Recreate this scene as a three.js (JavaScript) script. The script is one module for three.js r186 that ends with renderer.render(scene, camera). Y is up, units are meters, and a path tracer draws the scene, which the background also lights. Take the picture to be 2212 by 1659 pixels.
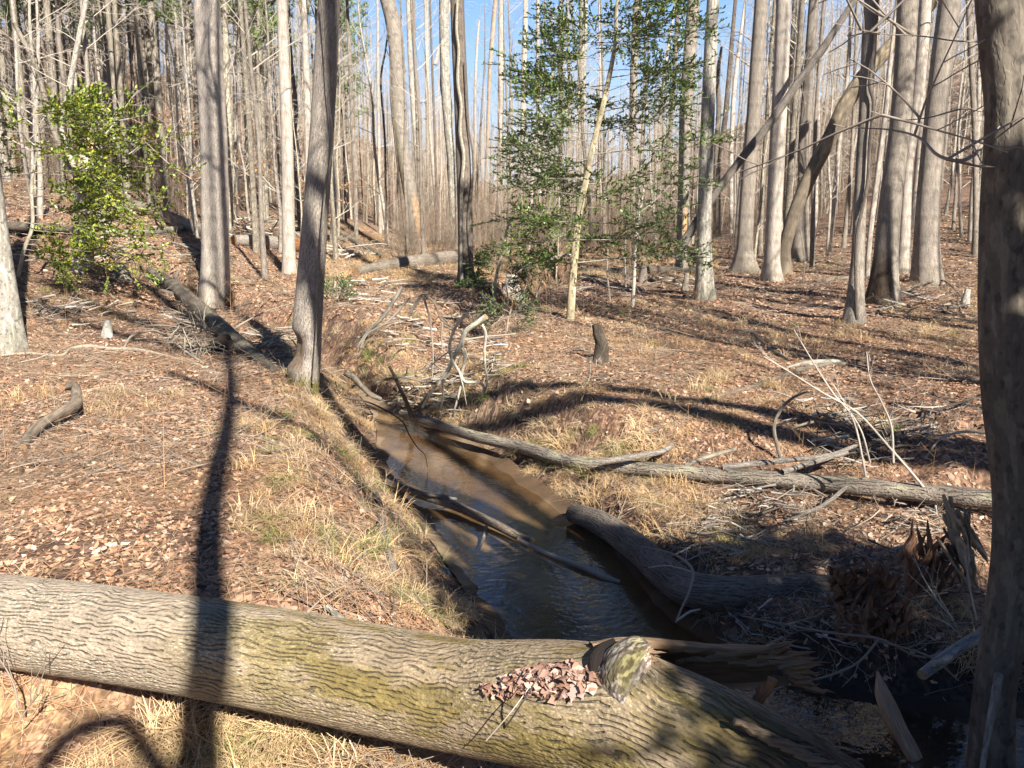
import * as THREE from 'three';

// ---------------------------------------------------------------- camera, sky, sun, exposure
const DEG = Math.PI / 180, PW = 2212, PH = 1659, FOCAL = 1789, PITCH = 10.3 * DEG;
const scene = new THREE.Scene();
const camera = new THREE.PerspectiveCamera(2 * Math.atan(PH / 2 / FOCAL) / DEG, PW / PH, 0.05, 900);
camera.position.set(0, 2, 0);
camera.rotation.set(-PITCH, 0, 0);
const renderer = new THREE.WebGLRenderer({ antialias: true });
renderer.toneMapping = THREE.LinearToneMapping;
renderer.toneMappingExposure = 2.75;
renderer.shadowMap.enabled = true;

{ // clear winter sky: deep blue overhead, paler towards the horizon
  const w = 512, h = 256, data = new Float32Array(w * h * 4);
  const stops = [[-90, .16, .13, .10], [-1, .20, .19, .18], [0, .40, .46, .52], [6, .25, .34, .46], [14, .135, .240, .41], [22, .055, .130, .30], [38, .013, .038, .11], [90, .007, .021, .07]];
  for (let y = 0; y < h; y++) {
    const e = (y + .5) / h * 180 - 90;
    let k = 0; while (k < stops.length - 2 && e > stops[k + 1][0]) k++;
    const a = stops[k], b = stops[k + 1], t = Math.min(1, Math.max(0, (e - a[0]) / (b[0] - a[0])));
    for (let x = 0; x < w; x++) { for (let c = 0; c < 3; c++) data[(y * w + x) * 4 + c] = a[c + 1] + (b[c + 1] - a[c + 1]) * t; data[(y * w + x) * 4 + 3] = 1; }
  }
  const t = new THREE.DataTexture(data, w, h, THREE.RGBAFormat, THREE.FloatType);
  t.mapping = THREE.EquirectangularReflectionMapping; t.magFilter = THREE.LinearFilter; t.needsUpdate = true;
  scene.background = t; scene.environment = t;
}
const SUN_AZ = 27 * DEG, SUN_EL = 36 * DEG;      // behind the camera, over the right shoulder
const SUN = new THREE.Vector3(Math.sin(SUN_AZ) * Math.cos(SUN_EL), Math.sin(SUN_EL), Math.cos(SUN_AZ) * Math.cos(SUN_EL));
const sun = new THREE.DirectionalLight(new THREE.Color(1, .94, .86), 5);
sun.position.copy(SUN).multiplyScalar(80).add(new THREE.Vector3(0, 0, -15));
sun.target.position.set(0, 0, -15);
sun.castShadow = true;
sun.shadow.mapSize.set(4096, 4096);
Object.assign(sun.shadow.camera, { left: -60, right: 60, top: 60, bottom: -60, near: 1, far: 220 });
scene.add(sun, sun.target);

// ---------------------------------------------------------------- helpers
const V = (x, y, z) => new THREE.Vector3(x, y, z);
const clamp = (x, a = 0, b = 1) => Math.min(b, Math.max(a, x));
const mixn = (a, b, t) => a + (b - a) * t;
const smooth = (a, b, x) => { x = clamp((x - a) / (b - a)); return x * x * (3 - 2 * x); };
const mix3 = (a, b, t) => [mixn(a[0], b[0], t), mixn(a[1], b[1], t), mixn(a[2], b[2], t)];
function rngOf(seed) { let s = seed >>> 0; return () => { s = (s + 0x6d2b79f5) | 0; let t = Math.imul(s ^ (s >>> 15), 1 | s); t = (t + Math.imul(t ^ (t >>> 7), 61 | t)) ^ t; return ((t ^ (t >>> 14)) >>> 0) / 4294967296; }; }
const hash2 = (x, y) => { let h = Math.imul(x, 374761393) + Math.imul(y, 668265263) | 0; h = Math.imul(h ^ (h >>> 13), 1274126177); return ((h ^ (h >>> 16)) >>> 0) / 4294967296; };
function vnoise(x, y, px = 0, py = 0, seed = 0) {   // value noise 0..1, tiling when px, py are given
  const x0 = Math.floor(x), y0 = Math.floor(y), fx = x - x0, fy = y - y0, u = fx * fx * (3 - 2 * fx), v = fy * fy * (3 - 2 * fy);
  const wx = (i) => px ? ((i % px) + px) % px : i, wy = (i) => py ? ((i % py) + py) % py : i;
  const a = hash2(wx(x0) + seed * 131, wy(y0)), b = hash2(wx(x0 + 1) + seed * 131, wy(y0)), c = hash2(wx(x0) + seed * 131, wy(y0 + 1)), d = hash2(wx(x0 + 1) + seed * 131, wy(y0 + 1));
  return a + (b - a) * u + (c - a) * v + (a - b - c + d) * u * v;
}
const fbm = (x, y, o = 4, seed = 0) => { let s = 0, a = .5, n = 0; for (let i = 0; i < o; i++) { s += a * vnoise(x, y, 0, 0, seed + i); n += a; a *= .5; x *= 2.03; y *= 2.03; } return s / n; };
const tfbm = (u, v, fu, fv, o, seed) => { let s = 0, a = .5, n = 0; for (let i = 0; i < o; i++) { s += a * vnoise(u * fu, v * fv, fu, fv, seed + i); n += a; a *= .5; fu *= 2; fv *= 2; } return s / n; };

const usedNames = new Map();
function numbered(name) { const n = usedNames.get(name) ?? 0; usedNames.set(name, n + 1); return n ? `${name}_${String(n).padStart(3, '0')}` : name; }
function tag(o, label, category, group, kind) {
  if (label) o.userData.label = label;
  if (category) o.userData.category = category;
  if (group) o.userData.group = group;
  if (kind) o.userData.kind = kind;
  return o;
}
function thing(name, pos, label, category, group) {
  const o = new THREE.Group(); o.name = numbered(name); if (pos) o.position.copy(pos); scene.add(o);
  return tag(o, label, category, group);
}
function part(parent, name, geo, mat, kind) {
  const m = new THREE.Mesh(geo, mat); m.name = name; m.castShadow = m.receiveShadow = true; parent.add(m);
  if (kind) m.userData.kind = kind;
  return m;
}
function single(name, geo, mat, label, category, group, kind) {
  const m = part(scene, numbered(name), geo, mat); return tag(m, label, category, group, kind);
}
// from a point of the photograph to a point of the place
function ray(px, py) { const X = (px - PW / 2) / FOCAL, Y = -(py - PH / 2) / FOCAL, c = Math.cos(PITCH), s = Math.sin(PITCH); return V(X, Y * c - s, -Y * s - c); }
const EYE = camera.position;
const atZ = (px, py, depth) => ray(px, py).multiplyScalar(depth).add(EYE);                       // depth along the lens axis
const at = (px, py, d) => { const r = ray(px, py); return r.multiplyScalar(d / -r.z).add(EYE); };    // d metres ahead
const onPlane = (px, py, h) => { const r = ray(px, py); return r.multiplyScalar((h - 2) / r.y).add(EYE); };
const depthOf = (p) => -((p.y - 2) * Math.sin(PITCH) + p.z * Math.cos(PITCH));
const metres = (px, p) => px * depthOf(p) / FOCAL;
function onGround(px, py, lift = 0) {
  const r = ray(px, py); let t = 1.5, last = t;
  for (; t < 160; t += .03 + t * .004) { if (2 + r.y * t < H(r.x * t, r.z * t) + lift) break; last = t; }
  let a = last, b = t;
  for (let i = 0; i < 14; i++) { const m = (a + b) / 2; if (2 + r.y * m < H(r.x * m, r.z * m) + lift) b = m; else a = m; }
  return V(r.x * b, 2 + r.y * b, r.z * b);
}

// a growing geometry: tubes, blades, shards
class GB {
  constructor() { this.p = []; this.n = []; this.t = []; this.c = []; this.i = []; }
  tube(pts, radii, sides, o = {}) {
    const N = pts.length, rep = o.rep ?? 1, tile = o.tile ?? 1, base = this.p.length / 3;
    const T = new THREE.Vector3(), U = new THREE.Vector3(), B = new THREE.Vector3(), q = new THREE.Vector3();
    let len = o.v0 ?? 0;
    for (let i = 0; i < N; i++) {
      T.subVectors(pts[Math.min(N - 1, i + 1)], pts[Math.max(0, i - 1)]).normalize();
      if (i === 0) { U.set(0, 0, 1); if (Math.abs(T.z) > .9) U.set(1, 0, 0); if (o.up) U.copy(o.up); }
      U.addScaledVector(T, -U.dot(T)).normalize(); B.crossVectors(T, U);
      if (i) len += pts[i].distanceTo(pts[i - 1]);
      for (let k = 0; k <= sides; k++) {
        const a = (k % sides) / sides * 2 * Math.PI; q.copy(U).multiplyScalar(Math.cos(a)).addScaledVector(B, Math.sin(a));
        const m = o.shape ? o.shape(i / (N - 1), a, len, q) : 1, r = radii[i] * m;
        this.p.push(pts[i].x + q.x * r, pts[i].y + q.y * r, pts[i].z + q.z * r);
        this.n.push(q.x, q.y, q.z); this.t.push(k / sides * rep, len / tile);
        const c = o.color ? o.color(i / (N - 1), a, len, q) : [1, 1, 1]; this.c.push(c[0], c[1], c[2]);
      }
    }
    for (let i = 0; i < N - 1; i++) for (let k = 0; k < sides; k++) {
      const a = base + i * (sides + 1) + k, b = a + sides + 1;
      this.i.push(a, a + 1, b, a + 1, b + 1, b);
    }
    for (const end of o.caps ?? []) {
      const i = end ? N - 1 : 0, c = this.p.length / 3, col = o.capColor ?? [1, 1, 1];
      T.subVectors(pts[end ? N - 1 : 1], pts[end ? N - 2 : 0]).normalize().multiplyScalar(end ? 1 : -1);
      this.p.push(pts[i].x + T.x * radii[i] * (o.capOut ?? .1), pts[i].y + T.y * radii[i] * (o.capOut ?? .1), pts[i].z + T.z * radii[i] * (o.capOut ?? .1)); this.n.push(T.x, T.y, T.z); this.t.push(.5, .5); this.c.push(...col);
      for (let k = 0; k <= sides; k++) { const s = (base + i * (sides + 1) + k) * 3; this.p.push(this.p[s], this.p[s + 1], this.p[s + 2]); this.n.push(T.x, T.y, T.z); this.t.push(.5 + .4 * Math.cos(k), .5 + .4 * Math.sin(k)); this.c.push(...col); }
      for (let k = 0; k < sides; k++) end ? this.i.push(c, c + 1 + k, c + 2 + k) : this.i.push(c, c + 2 + k, c + 1 + k);
    }
    return this;
  }
  strip(pts, widths, side, col = [1, 1, 1]) {      // a ribbon: blade or leaf
    const base = this.p.length / 3, s = new THREE.Vector3(), n = new THREE.Vector3(), d = new THREE.Vector3();
    pts.forEach((p, i) => {
      d.subVectors(pts[Math.min(pts.length - 1, i + 1)], pts[Math.max(0, i - 1)]).normalize();
      s.copy(side); n.crossVectors(s, d).normalize(); const w = widths[i] / 2;
      for (const e of [-1, 1]) { this.p.push(p.x + s.x * w * e, p.y + s.y * w * e, p.z + s.z * w * e); this.n.push(n.x, n.y, n.z); this.t.push((e + 1) / 2, i / (pts.length - 1)); this.c.push(...col); }
      if (i) { const b = base + i * 2; this.i.push(b - 2, b - 1, b, b - 1, b + 1, b); }
    });
    return this;
  }
  build(smoothNormals = false) {
    const g = new THREE.BufferGeometry();
    g.setAttribute('position', new THREE.Float32BufferAttribute(this.p, 3));
    g.setAttribute('normal', new THREE.Float32BufferAttribute(this.n, 3));
    g.setAttribute('uv', new THREE.Float32BufferAttribute(this.t, 2));
    g.setAttribute('color', new THREE.Float32BufferAttribute(this.c, 3));
    g.setIndex(this.i);
    if (smoothNormals) {
      g.computeVertexNormals();
    }
    return g;
  }
}
// smooth path through points that carry a radius: [Vector3, radius]
function pathOf(list, n) {
  const c = new THREE.CatmullRomCurve3(list.map((a) => a[0]), false, 'centripetal'), pts = [], radii = [], L = list.length - 1;
  for (let i = 0; i <= n; i++) { const t = i / n, f = Math.min(L - 1e-6, t * L), k = Math.floor(f); pts.push(c.getPoint(t)); radii.push(mixn(list[k][1], list[k + 1][1], f - k)); }
  return { pts, radii };
}
// a tube whose seam shares its normals
function seamless(g, sides, rows) {
  const n = g.attributes.normal;
  for (let i = 0; i < rows; i++) {
    const a = i * (sides + 1), b = a + sides, x = n.getX(a) + n.getX(b), y = n.getY(a) + n.getY(b), z = n.getZ(a) + n.getZ(b), l = Math.hypot(x, y, z) || 1;
    n.setXYZ(a, x / l, y / l, z / l); n.setXYZ(b, x / l, y / l, z / l);
  }
  return g;
}

// ---------------------------------------------------------------- computed textures: colour, grain and fine relief only
function texture(size, f, srgb) {      // f(u, v) -> [r, g, b] linear 0..1 or a height
  const w = Array.isArray(size) ? size[0] : size, h = Array.isArray(size) ? size[1] : size, d = new Uint8Array(w * h * 4);
  const enc = srgb ? (c) => 255 * (c <= .0031308 ? c * 12.92 : 1.055 * Math.pow(c, 1 / 2.4) - .055) : (c) => 255 * c;
  for (let y = 0; y < h; y++) for (let x = 0; x < w; x++) {
    const c = f((x + .5) / w, (y + .5) / h), o = (y * w + x) * 4;
    for (let k = 0; k < 3; k++) d[o + k] = clamp(enc(clamp(Array.isArray(c) ? c[k] : c)), 0, 255);
    d[o + 3] = 255;
  }
  const t = new THREE.DataTexture(d, w, h); t.wrapS = t.wrapT = THREE.RepeatWrapping; t.magFilter = THREE.LinearFilter; t.minFilter = THREE.LinearMipmapLinearFilter;
  if (srgb) t.colorSpace = THREE.SRGBColorSpace;
  t.needsUpdate = true; return t;
}
// ridged bark: 1 tile = 0.5 m round x 1 m along
const ridge = (u, v, fu, fv, seed) => {
  const w = .5 * tfbm(u, v, 4, 6, 2, seed + 40) / fu * 2;
  const a = Math.abs(2 * vnoise((u + w) * fu, v * fv, fu, fv, seed) - 1), b = Math.abs(2 * vnoise((u + w) * fu * 2, v * fv * 2, fu * 2, fv * 2, seed + 3) - 1);
  return smooth(.02, .42, a) * (.55 + .45 * smooth(.0, .4, b));
};
// parallel furrows broken into plates: n across, m along
const plates = (u, v, n, m, seed, wander = 1.8) => {
  const x = u * n + wander * (tfbm(u, v, 6, Math.round(m / 2), 3, seed + 50) - .5) + .5 * (tfbm(u, v, n, m * 3, 2, seed + 70) - .5), c = Math.floor(x), f = x - c, id = ((c % n) + n) % n;
  const g = Math.abs(2 * vnoise(v * m * 2 + id * 7.31, id * 3.7, m * 2, 0, seed) - 1), e = .10 + .14 * hash2(id, seed);
  return smooth(0, e * 1.6, f) * smooth(1, 1 - e, f) * (.35 + .65 * smooth(.02, .2, g));
};
// long broken furrows: ridged noise stretched along the grain and roughened across it
const furrow = (u, v, n, m, seed) => {
  const w = .55 / n * (vnoise(u * n * 2, v * m * 4, n * 2, m * 4, seed + 7) - .5) * 2, x = u + w;
  const a = Math.abs(2 * tfbm(x, v, n, m, 2, seed) - 1), b = Math.abs(2 * tfbm(x, v, n * 2, m * 2, 2, seed + 3) - 1), g = tfbm(u, v, n, m * 4, 3, seed + 5);
  return clamp(.10 + .55 * smooth(.0, .30, a) + .35 * smooth(.02, .35, b) - .45 * smooth(.5, .75, g) + .25 * smooth(.5, .25, g));
};
// wavy ridges with grooves broken in length
const waves = (u, v, n, m, seed, wander = 1.3) => {
  const ph = u * n + wander * 2 * (tfbm(u, v, 5, m, 2, seed) - .5) + 1.1 * (tfbm(u, v, n >> 1, m * 3, 2, seed + 9) - .5), s = .5 - .5 * Math.cos(6.2832 * ph);
  const g = smooth(.0, .36, s), brk = tfbm(u, v, n, m * 4, 2, seed + 17), fine = tfbm(u, v, n * 3, m * 14, 3, seed + 23);
  return clamp(.62 * g + (1 - g) * .5 * smooth(.45, .62, brk) + .6 * (fine - .5) + .2);
};
const ridgeH = (u, v) => waves(u, v, 16, 5, 5);
const barkRidgeMap = texture(512, (u, v) => { const h = ridgeH(u, v), t = .20 + .92 * h, s = .62 + .7 * tfbm(u, v, 8, 7, 4, 21), g = smooth(.62, .75, tfbm(u, v, 9, 9, 3, 61)) * .16; return [t * s * .82 + g * .8, t * s * .80 + g, t * s * .77 + g * .85]; }, true);
const barkRidgeBump = texture(512, ridgeH);
const smoothH = (u, v) => .6 * tfbm(u, v, 8, 20, 4, 71) + .4 * smooth(.45, .6, tfbm(u, v, 14, 14, 3, 33));
const barkSmoothMap = texture(512, (u, v) => {
  const l = smooth(.5, .62, tfbm(u, v, 7, 7, 4, 81)), d = smooth(.58, .72, tfbm(u, v, 10, 16, 4, 91)), f = .75 + .4 * tfbm(u, v, 24, 40, 3, 14);
  return [f * (.62 + .30 * l - .28 * d), f * (.61 + .33 * l - .27 * d), f * (.58 + .29 * l - .25 * d)];
}, true);
const barkSmoothBump = texture(512, smoothH);
// old furrowed log bark with pale lichen flecks: 1 tile = 0.8 m round x 1.6 m along
const logRidge = (u, v) => waves(u, v, 32, 7, 105, 1.6);
const fleck = (u, v, n, seed) => { let best = 9; const x = u * n, y = v * n, x0 = Math.floor(x), y0 = Math.floor(y); for (let i = -1; i <= 1; i++) for (let j = -1; j <= 1; j++) { const a = (((x0 + i) % n) + n) % n + seed * 77, b = (((y0 + j) % n) + n) % n; const r = hash2(a + 5, b + 9); if (r > .45) continue; best = Math.min(best, Math.hypot(x - x0 - i - hash2(a, b), (y - y0 - j - hash2(a + 3, b + 7)) * .8) / (.10 + r * .55)); } return 1 - smooth(.75, 1.15, best + .5 * (vnoise(u * n * 5, v * n * 5, n * 5, n * 5, seed) - .5)); };
const logMap = texture(1024, (u, v) => {
  const h = logRidge(u, v), t = .26 + .60 * h, s = .74 + .5 * tfbm(u, v, 9, 9, 4, 121), k = smooth(.36, .54, tfbm(u, v, 3, 3, 3, 131)), l = Math.max(fleck(u, v, 64, 1), fleck(u, v, 110, 2) * .8) * k * (.4 + .6 * h), w = .4 * smooth(.55, .8, tfbm(u, v, 40, 14, 3, 141)) * h;
  const b = t * s; return [mixn(b * .72 + w * .5, .92, l), mixn(b * .66 + w * .47, .95, l), mixn(b * .58 + w * .42, .86, l)];
}, true);
const logBump = texture(1024, (u, v) => logRidge(u, v));
const fibreH = (u, v) => .6 * Math.abs(2 * tfbm(u, v, 40, 3, 3, 151) - 1) + .4 * tfbm(u, v, 90, 6, 2, 159);
const fibreMap = texture(512, (u, v) => { const t = .35 + .75 * fibreH(u, v), s = .7 + .6 * tfbm(u, v, 4, 3, 4, 165); return [t * s * .9, t * s * .86, t * s * .8]; }, true);
const fibreBump = texture(512, fibreH);
// duff: mottled litter colour at leaf size and finer
const duffH = (u, v) => .5 * tfbm(u, v, 24, 24, 4, 201) + .5 * Math.abs(2 * tfbm(u, v, 40, 40, 3, 211) - 1);
const duffMap = texture(1024, (u, v) => {
  const a = smooth(.3, .7, tfbm(u, v, 40, 40, 3, 221)), b = smooth(.35, .65, tfbm(u, v, 64, 64, 2, 231)), c = tfbm(u, v, 5, 5, 4, 241), t = .30 + .55 * a * b + .35 * b * c + .18 * smooth(.6, .75, tfbm(u, v, 90, 90, 2, 251));
  return [t, t * mixn(.88, 1, b), t * mixn(.78, 1, a * .5 + b * .5)];
}, true);
const duffBump = texture(512, duffH);
const sandMap = texture(1024, (u, v) => { const p = Math.max(fleck(u, v, 60, 11), fleck(u, v, 110, 12)), t = .55 + .5 * tfbm(u, v, 6, 6, 5, 261), q = hash2(Math.floor(u * 110), Math.floor(v * 110)); return [t * mixn(.75, .55 + q * .55, p), t * mixn(.72, .5 + q * .42, p), t * mixn(.66, .4 + q * .3, p)]; }, true);
const rippleBump = texture(512, (u, v) => .6 * tfbm(u, v, 10, 16, 3, 271) + .4 * tfbm(u, v, 28, 36, 2, 281));

const std = (o) => new THREE.MeshStandardMaterial({ roughness: .92, vertexColors: true, ...o });
const rgb = (r, g, b) => new THREE.Color().setRGB(r, g, b);
const M = {
  pale: std({ map: barkRidgeMap, bumpMap: barkRidgeBump, bumpScale: .008, color: rgb(.56, .50, .44) }),
  grey: std({ map: barkRidgeMap, bumpMap: barkRidgeBump, bumpScale: .014, color: rgb(.37, .325, .28) }),
  dark: std({ map: barkRidgeMap, bumpMap: barkRidgeBump, bumpScale: .02, color: rgb(.24, .20, .165) }),
  mottled: std({ map: barkSmoothMap, bumpMap: barkSmoothBump, bumpScale: .006, color: rgb(.50, .47, .42) }),
  beech: std({ map: barkSmoothMap, bumpMap: barkSmoothBump, bumpScale: .005, color: rgb(.30, .26, .21) }),
  holly: std({ map: barkSmoothMap, bumpMap: barkSmoothBump, bumpScale: .003, color: rgb(.50, .44, .35) }),
  log: std({ map: logMap, bumpMap: logBump, bumpScale: .012, color: rgb(.60, .56, .50) }),
  wood: std({ map: fibreMap, bumpMap: fibreBump, bumpScale: .008, color: rgb(.62, .50, .38) }),
  rot: std({ map: fibreMap, bumpMap: fibreBump, bumpScale: .012, color: rgb(.40, .22, .13) }),
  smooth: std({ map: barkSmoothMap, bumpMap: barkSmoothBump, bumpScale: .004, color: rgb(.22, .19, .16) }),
  rough: std({ map: duffMap, bumpMap: duffBump, bumpScale: .02, color: rgb(1.1, 1.1, 1.1) }),
  twig: std({ color: rgb(.25, .21, .17) }),
  twigPale: std({ color: rgb(.44, .39, .32) }),
  twigDark: std({ color: rgb(.10, .08, .065) }),
};
// ---------------------------------------------------------------- the land: a creek cut into a flat wooded valley floor
const WATER = -.95;
const STREAM = [];
const upstream = [[-34, -33, .4], [-14, -24.5, .35], [-8.2, -21.2, .4]];
for (const [x, z, w] of upstream) STREAM.push([x, z, w]);
for (const [py, xl, xr] of [[772, 600, 650], [800, 684, 716], [868, 782, 822], [925, 806, 950], [1000, 806, 1092], [1100, 880, 1240], [1200, 950, 1385], [1300, 1010, 1470], [1380, 1062, 1560]]) {
  const a = onPlane(xl, py, WATER), b = onPlane(xr, py, WATER);
  STREAM.push([(a.x + b.x) / 2, a.z, Math.abs(b.x - a.x) / 2 * .97]);
}
STREAM.push([1.35, -4.55, .85], [2.3, -4.05, .9], [4.2, -3.6, 1.1], [8, -3.2, 1.2], [20, -3, 1.3], [60, -2, 1.4]);
const LEDGE = [[868, 893, -.78], [1010, 938, -.74], [1120, 965, -.69], [1250, 1000, -.62], [1400, 1014, -.55], [1600, 1030, -.48], [1800, 1046, -.43], [2000, 1066, -.39], [2160, 1082, -.36], [2330, 1104, -.33]].map(([x, y, h]) => { const p = onPlane(x, y, h); return [p.x, p.z, .1, h]; });   // where the long fallen trunk lies
const GULLY = [[1225, 600], [1180, 650], [1090, 690], [985, 740], [905, 800], [850, 860]].map(([x, y]) => { const p = onPlane(x, y, -.35); return [p.x, p.z, .22]; });
function nearLine(line, x, z) {      // distance past the edge, side (+ is the left bank in the picture), position along
  let best = 1e9, side = 1, along = 0;
  for (let i = 0; i < line.length - 1; i++) {
    const [ax, az, aw] = line[i], [bx, bz, bw] = line[i + 1], dx = bx - ax, dz = bz - az, t = clamp(((x - ax) * dx + (z - az) * dz) / (dx * dx + dz * dz));
    const ex = x - ax - dx * t, ez = z - az - dz * t, s = Math.hypot(ex, ez) - (aw + (bw - aw) * t);
    if (s < best) { best = s; side = dx * ez - dz * ex > 0 ? 1 : -1; along = i + t; }
  }
  return [best, side, along];
}
function baseHeight(x, z) {
  const d = -z;
  let h = .035 * Math.max(0, d - 12) * smooth(10, 22, d) - .035 * Math.max(0, d - 55) ;
  h += .185 * Math.max(0, -x - 5.2 + .06 * Math.max(0, d - 20)) * smooth(6, 17, d) * smooth(0, 5, -x - 5.2);             // hillside on the left
  h += .16 * Math.max(0, x - 12 - .1 * Math.max(0, 30 - d)) * smooth(30, 48, d);                                           // rise on the right
  h += 8 * smooth(62, 150, d) + 4 * smooth(120, 220, d) + (4 * smooth(-12, -45, x) + 6 * smooth(14, 60, x)) * smooth(40, 90, d);                                                                     // far wooded ridge
  h += 8 * smooth(25, 120, Math.abs(x)) * smooth(-60, 10, d);
  h += .20 * (fbm(x * .33 + 7, z * .33, 3, 1) - .5) + .10 * (fbm(x * 1.5, z * 1.5, 3, 5) - .5) * smooth(2, 5, d);
  return h;
}
function H(x, z) {
  let b = baseHeight(x, z);
  const n = fbm(x * 2.2 + 3, z * 2.2, 3, 9) - .5;
  // lower ground on the near side of the big log, then up again to where one stands
  b += -.5 * smooth(-4.35, -3.7, z) * (1 - smooth(-2.2, -.4, z)) * (1 - smooth(6, 10, Math.abs(x))) + .25 * smooth(-1.6, 0, z) * (1 - smooth(8, 14, Math.abs(x)));
  if (z > 3 || Math.abs(x) > 70 || z < -40) return b;
  let [s, side, along] = nearLine(STREAM, x, z);
  const water = WATER + .02 * Math.max(0, -z - 14);
  s += (n * .22 + .22 * (fbm(x * 5 + 1, z * 5, 2, 13) - .5)) * smooth(0, .5, s + .3);
  if (s < 4) {
    let h;
    if (s <= 0) h = water - .13 * smooth(0, -.5, s) + .05 * n;
    else if (side > 0) { const w = mixn(1.15, 1.5, smooth(-9, -6, z)); h = mixn(water, b, Math.pow(smooth(-.05, w, s), .85)); }
    else {
      const bench = smooth(-9.8, -8.2, z) * smooth(-2.9, -4.4, z), wide = 1.5 * smooth(1.2, 3.2, x);
      const steep = mixn(water, b, Math.pow(smooth(-.05, .95, s), .8));
      const low = s < .35 ? mixn(water, -.70, smooth(0, .35, s)) : s < 1.5 ? mixn(-.70, -.55, (s - .35) / 1.15) : mixn(-.55, b, smooth(1.4 + wide, 2.9 + wide, s));
      h = mixn(steep, low + .25 * n * smooth(.3, .8, s), bench);
    }
    b = Math.min(b, h);
  }
  const l = nearLine(LEDGE, x, z);
  if (l[0] < .7) { const k = Math.min(LEDGE.length - 2, Math.floor(l[2])), y = mixn(LEDGE[k][3], LEDGE[k + 1][3], l[2] - k) - .12; b = Math.min(b, mixn(Math.min(b, y), b, smooth(.0, .65, l[0]))); }
  const g = nearLine(GULLY, x, z);
  if (g[0] < 1.3) b = Math.min(b, mixn(Math.min(b, -.30 - .35 * clamp(g[2] / 5)), b, smooth(-.1, 1.0 + n, g[0])));
  return b;
}
const normalAt = (x, z, e = .06) => V(H(x - e, z) - H(x + e, z), 2 * e, H(x, z - e) - H(x, z + e)).normalize();

{
  const N = 460, pos = new Float32Array((N + 1) ** 2 * 3), uv = new Float32Array((N + 1) ** 2 * 2), col = new Float32Array((N + 1) ** 2 * 3), idx = new Uint32Array(N * N * 6);
  const f = (u, a, b) => a * u + b * Math.sign(u) * Math.abs(u) ** 5;
  const litter = [.30, .185, .118], dark = [.11, .062, .038], straw = [.36, .27, .165], sand = [.36, .25, .15], clay = [.46, .29, .13];
  for (let j = 0, o = 0; j <= N; j++) for (let i = 0; i <= N; i++, o++) {
    const x = f(i / N * 2 - 1, 10, 250), z = -8.5 - f(j / N * 2 - 1, 8.5, 260), y = H(x, z);
    pos.set([x, y, z], o * 3); uv.set([x / 2, z / 2], o * 2);
    let c = mix3(litter, dark, .7 * smooth(.45, .7, fbm(x * .8, z * .8, 3, 31)));
    c = mix3(c, straw, .5 * smooth(.5, .72, fbm(x * .25 + 40, z * .25, 3, 35)));
    if (z > -40 && z < 3 && Math.abs(x) < 60) {
      const [s, side] = nearLine(STREAM, x, z), q = fbm(x * 1.3, z * 1.3, 3, 41);
      c = mix3(c, dark, .8 * smooth(.9, .1, s) * smooth(.3, .6, q));
      c = mix3(c, mix3(sand, dark, .35), smooth(.05, -.08, s));
      c = mix3(c, [.045, .032, .022], smooth(.7, 1.3, x) * smooth(-5.6, -5.0, z) * smooth(-2.2, -2.8, z) * smooth(1.2, .4, s));  // deep shade of the pit put into the ground colour
      const cl = smooth(-2.3, -2.6, z) * smooth(-4.2, -3.6, z) * smooth(.1, -.9, x) * smooth(.40, .58, fbm(x * 1.1 + 9, z * 1.6, 3, 47));
      c = mix3(c, clay, cl);
    }
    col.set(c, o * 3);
  }
  for (let j = 0, o = 0; j < N; j++) for (let i = 0; i < N; i++, o += 6) { const a = j * (N + 1) + i, b = a + 1, c = a + N + 1, d = c + 1; idx.set([a, b, c, b, d, c], o); }
  const g = new THREE.BufferGeometry();
  g.setAttribute('position', new THREE.BufferAttribute(pos, 3)); g.setAttribute('uv', new THREE.BufferAttribute(uv, 2)); g.setAttribute('color', new THREE.BufferAttribute(col, 3)); g.setIndex(new THREE.BufferAttribute(idx, 1));
  g.computeVertexNormals();
  single('ground', g, std({ map: duffMap, bumpMap: duffBump, bumpScale: .02, color: rgb(1.2, 1.2, 1.2) }), 'brown leaf covered forest floor with the creek bed cut into it', 'ground', null, 'structure');
}
{ // the water: a thin clear sheet over the sand
  const g = new GB(), rows = [];
  const L = new THREE.CatmullRomCurve3(STREAM.map(([x, z, w]) => V(x, w, z)), false, 'centripetal'), n = 220;
  for (let i = 0; i <= n; i++) {
    const p = L.getPoint(i / n), q = L.getTangent(i / n); const nx = q.z, nz = -q.x, l = Math.hypot(nx, nz), w = p.y + .28, y = WATER + .02 * Math.max(0, -p.z - 14) - .012;
    for (let k = 0; k <= 8; k++) { const e = k / 4 - 1; const x = p.x + nx / l * w * e, z = p.z + nz / l * w * e; g.p.push(x, y, z); g.n.push(0, 1, 0); g.t.push(x / 1.3, z / 1.3); g.c.push(1, 1, 1); }
  }
  for (let i = 0; i < n; i++) for (let k = 0; k < 8; k++) { const a = i * 9 + k, b = a + 9; g.i.push(a, b, a + 1, a + 1, b, b + 1); }
  const water = new THREE.MeshPhysicalMaterial({ color: rgb(.90, .84, .72), roughness: .04, transmission: 1, thickness: 0, ior: 1.33, bumpMap: rippleBump, bumpScale: .005 });
  single('creek_water', g.build(), water, 'shallow clear creek water over brown sand', 'water', null, 'structure');
}
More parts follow.
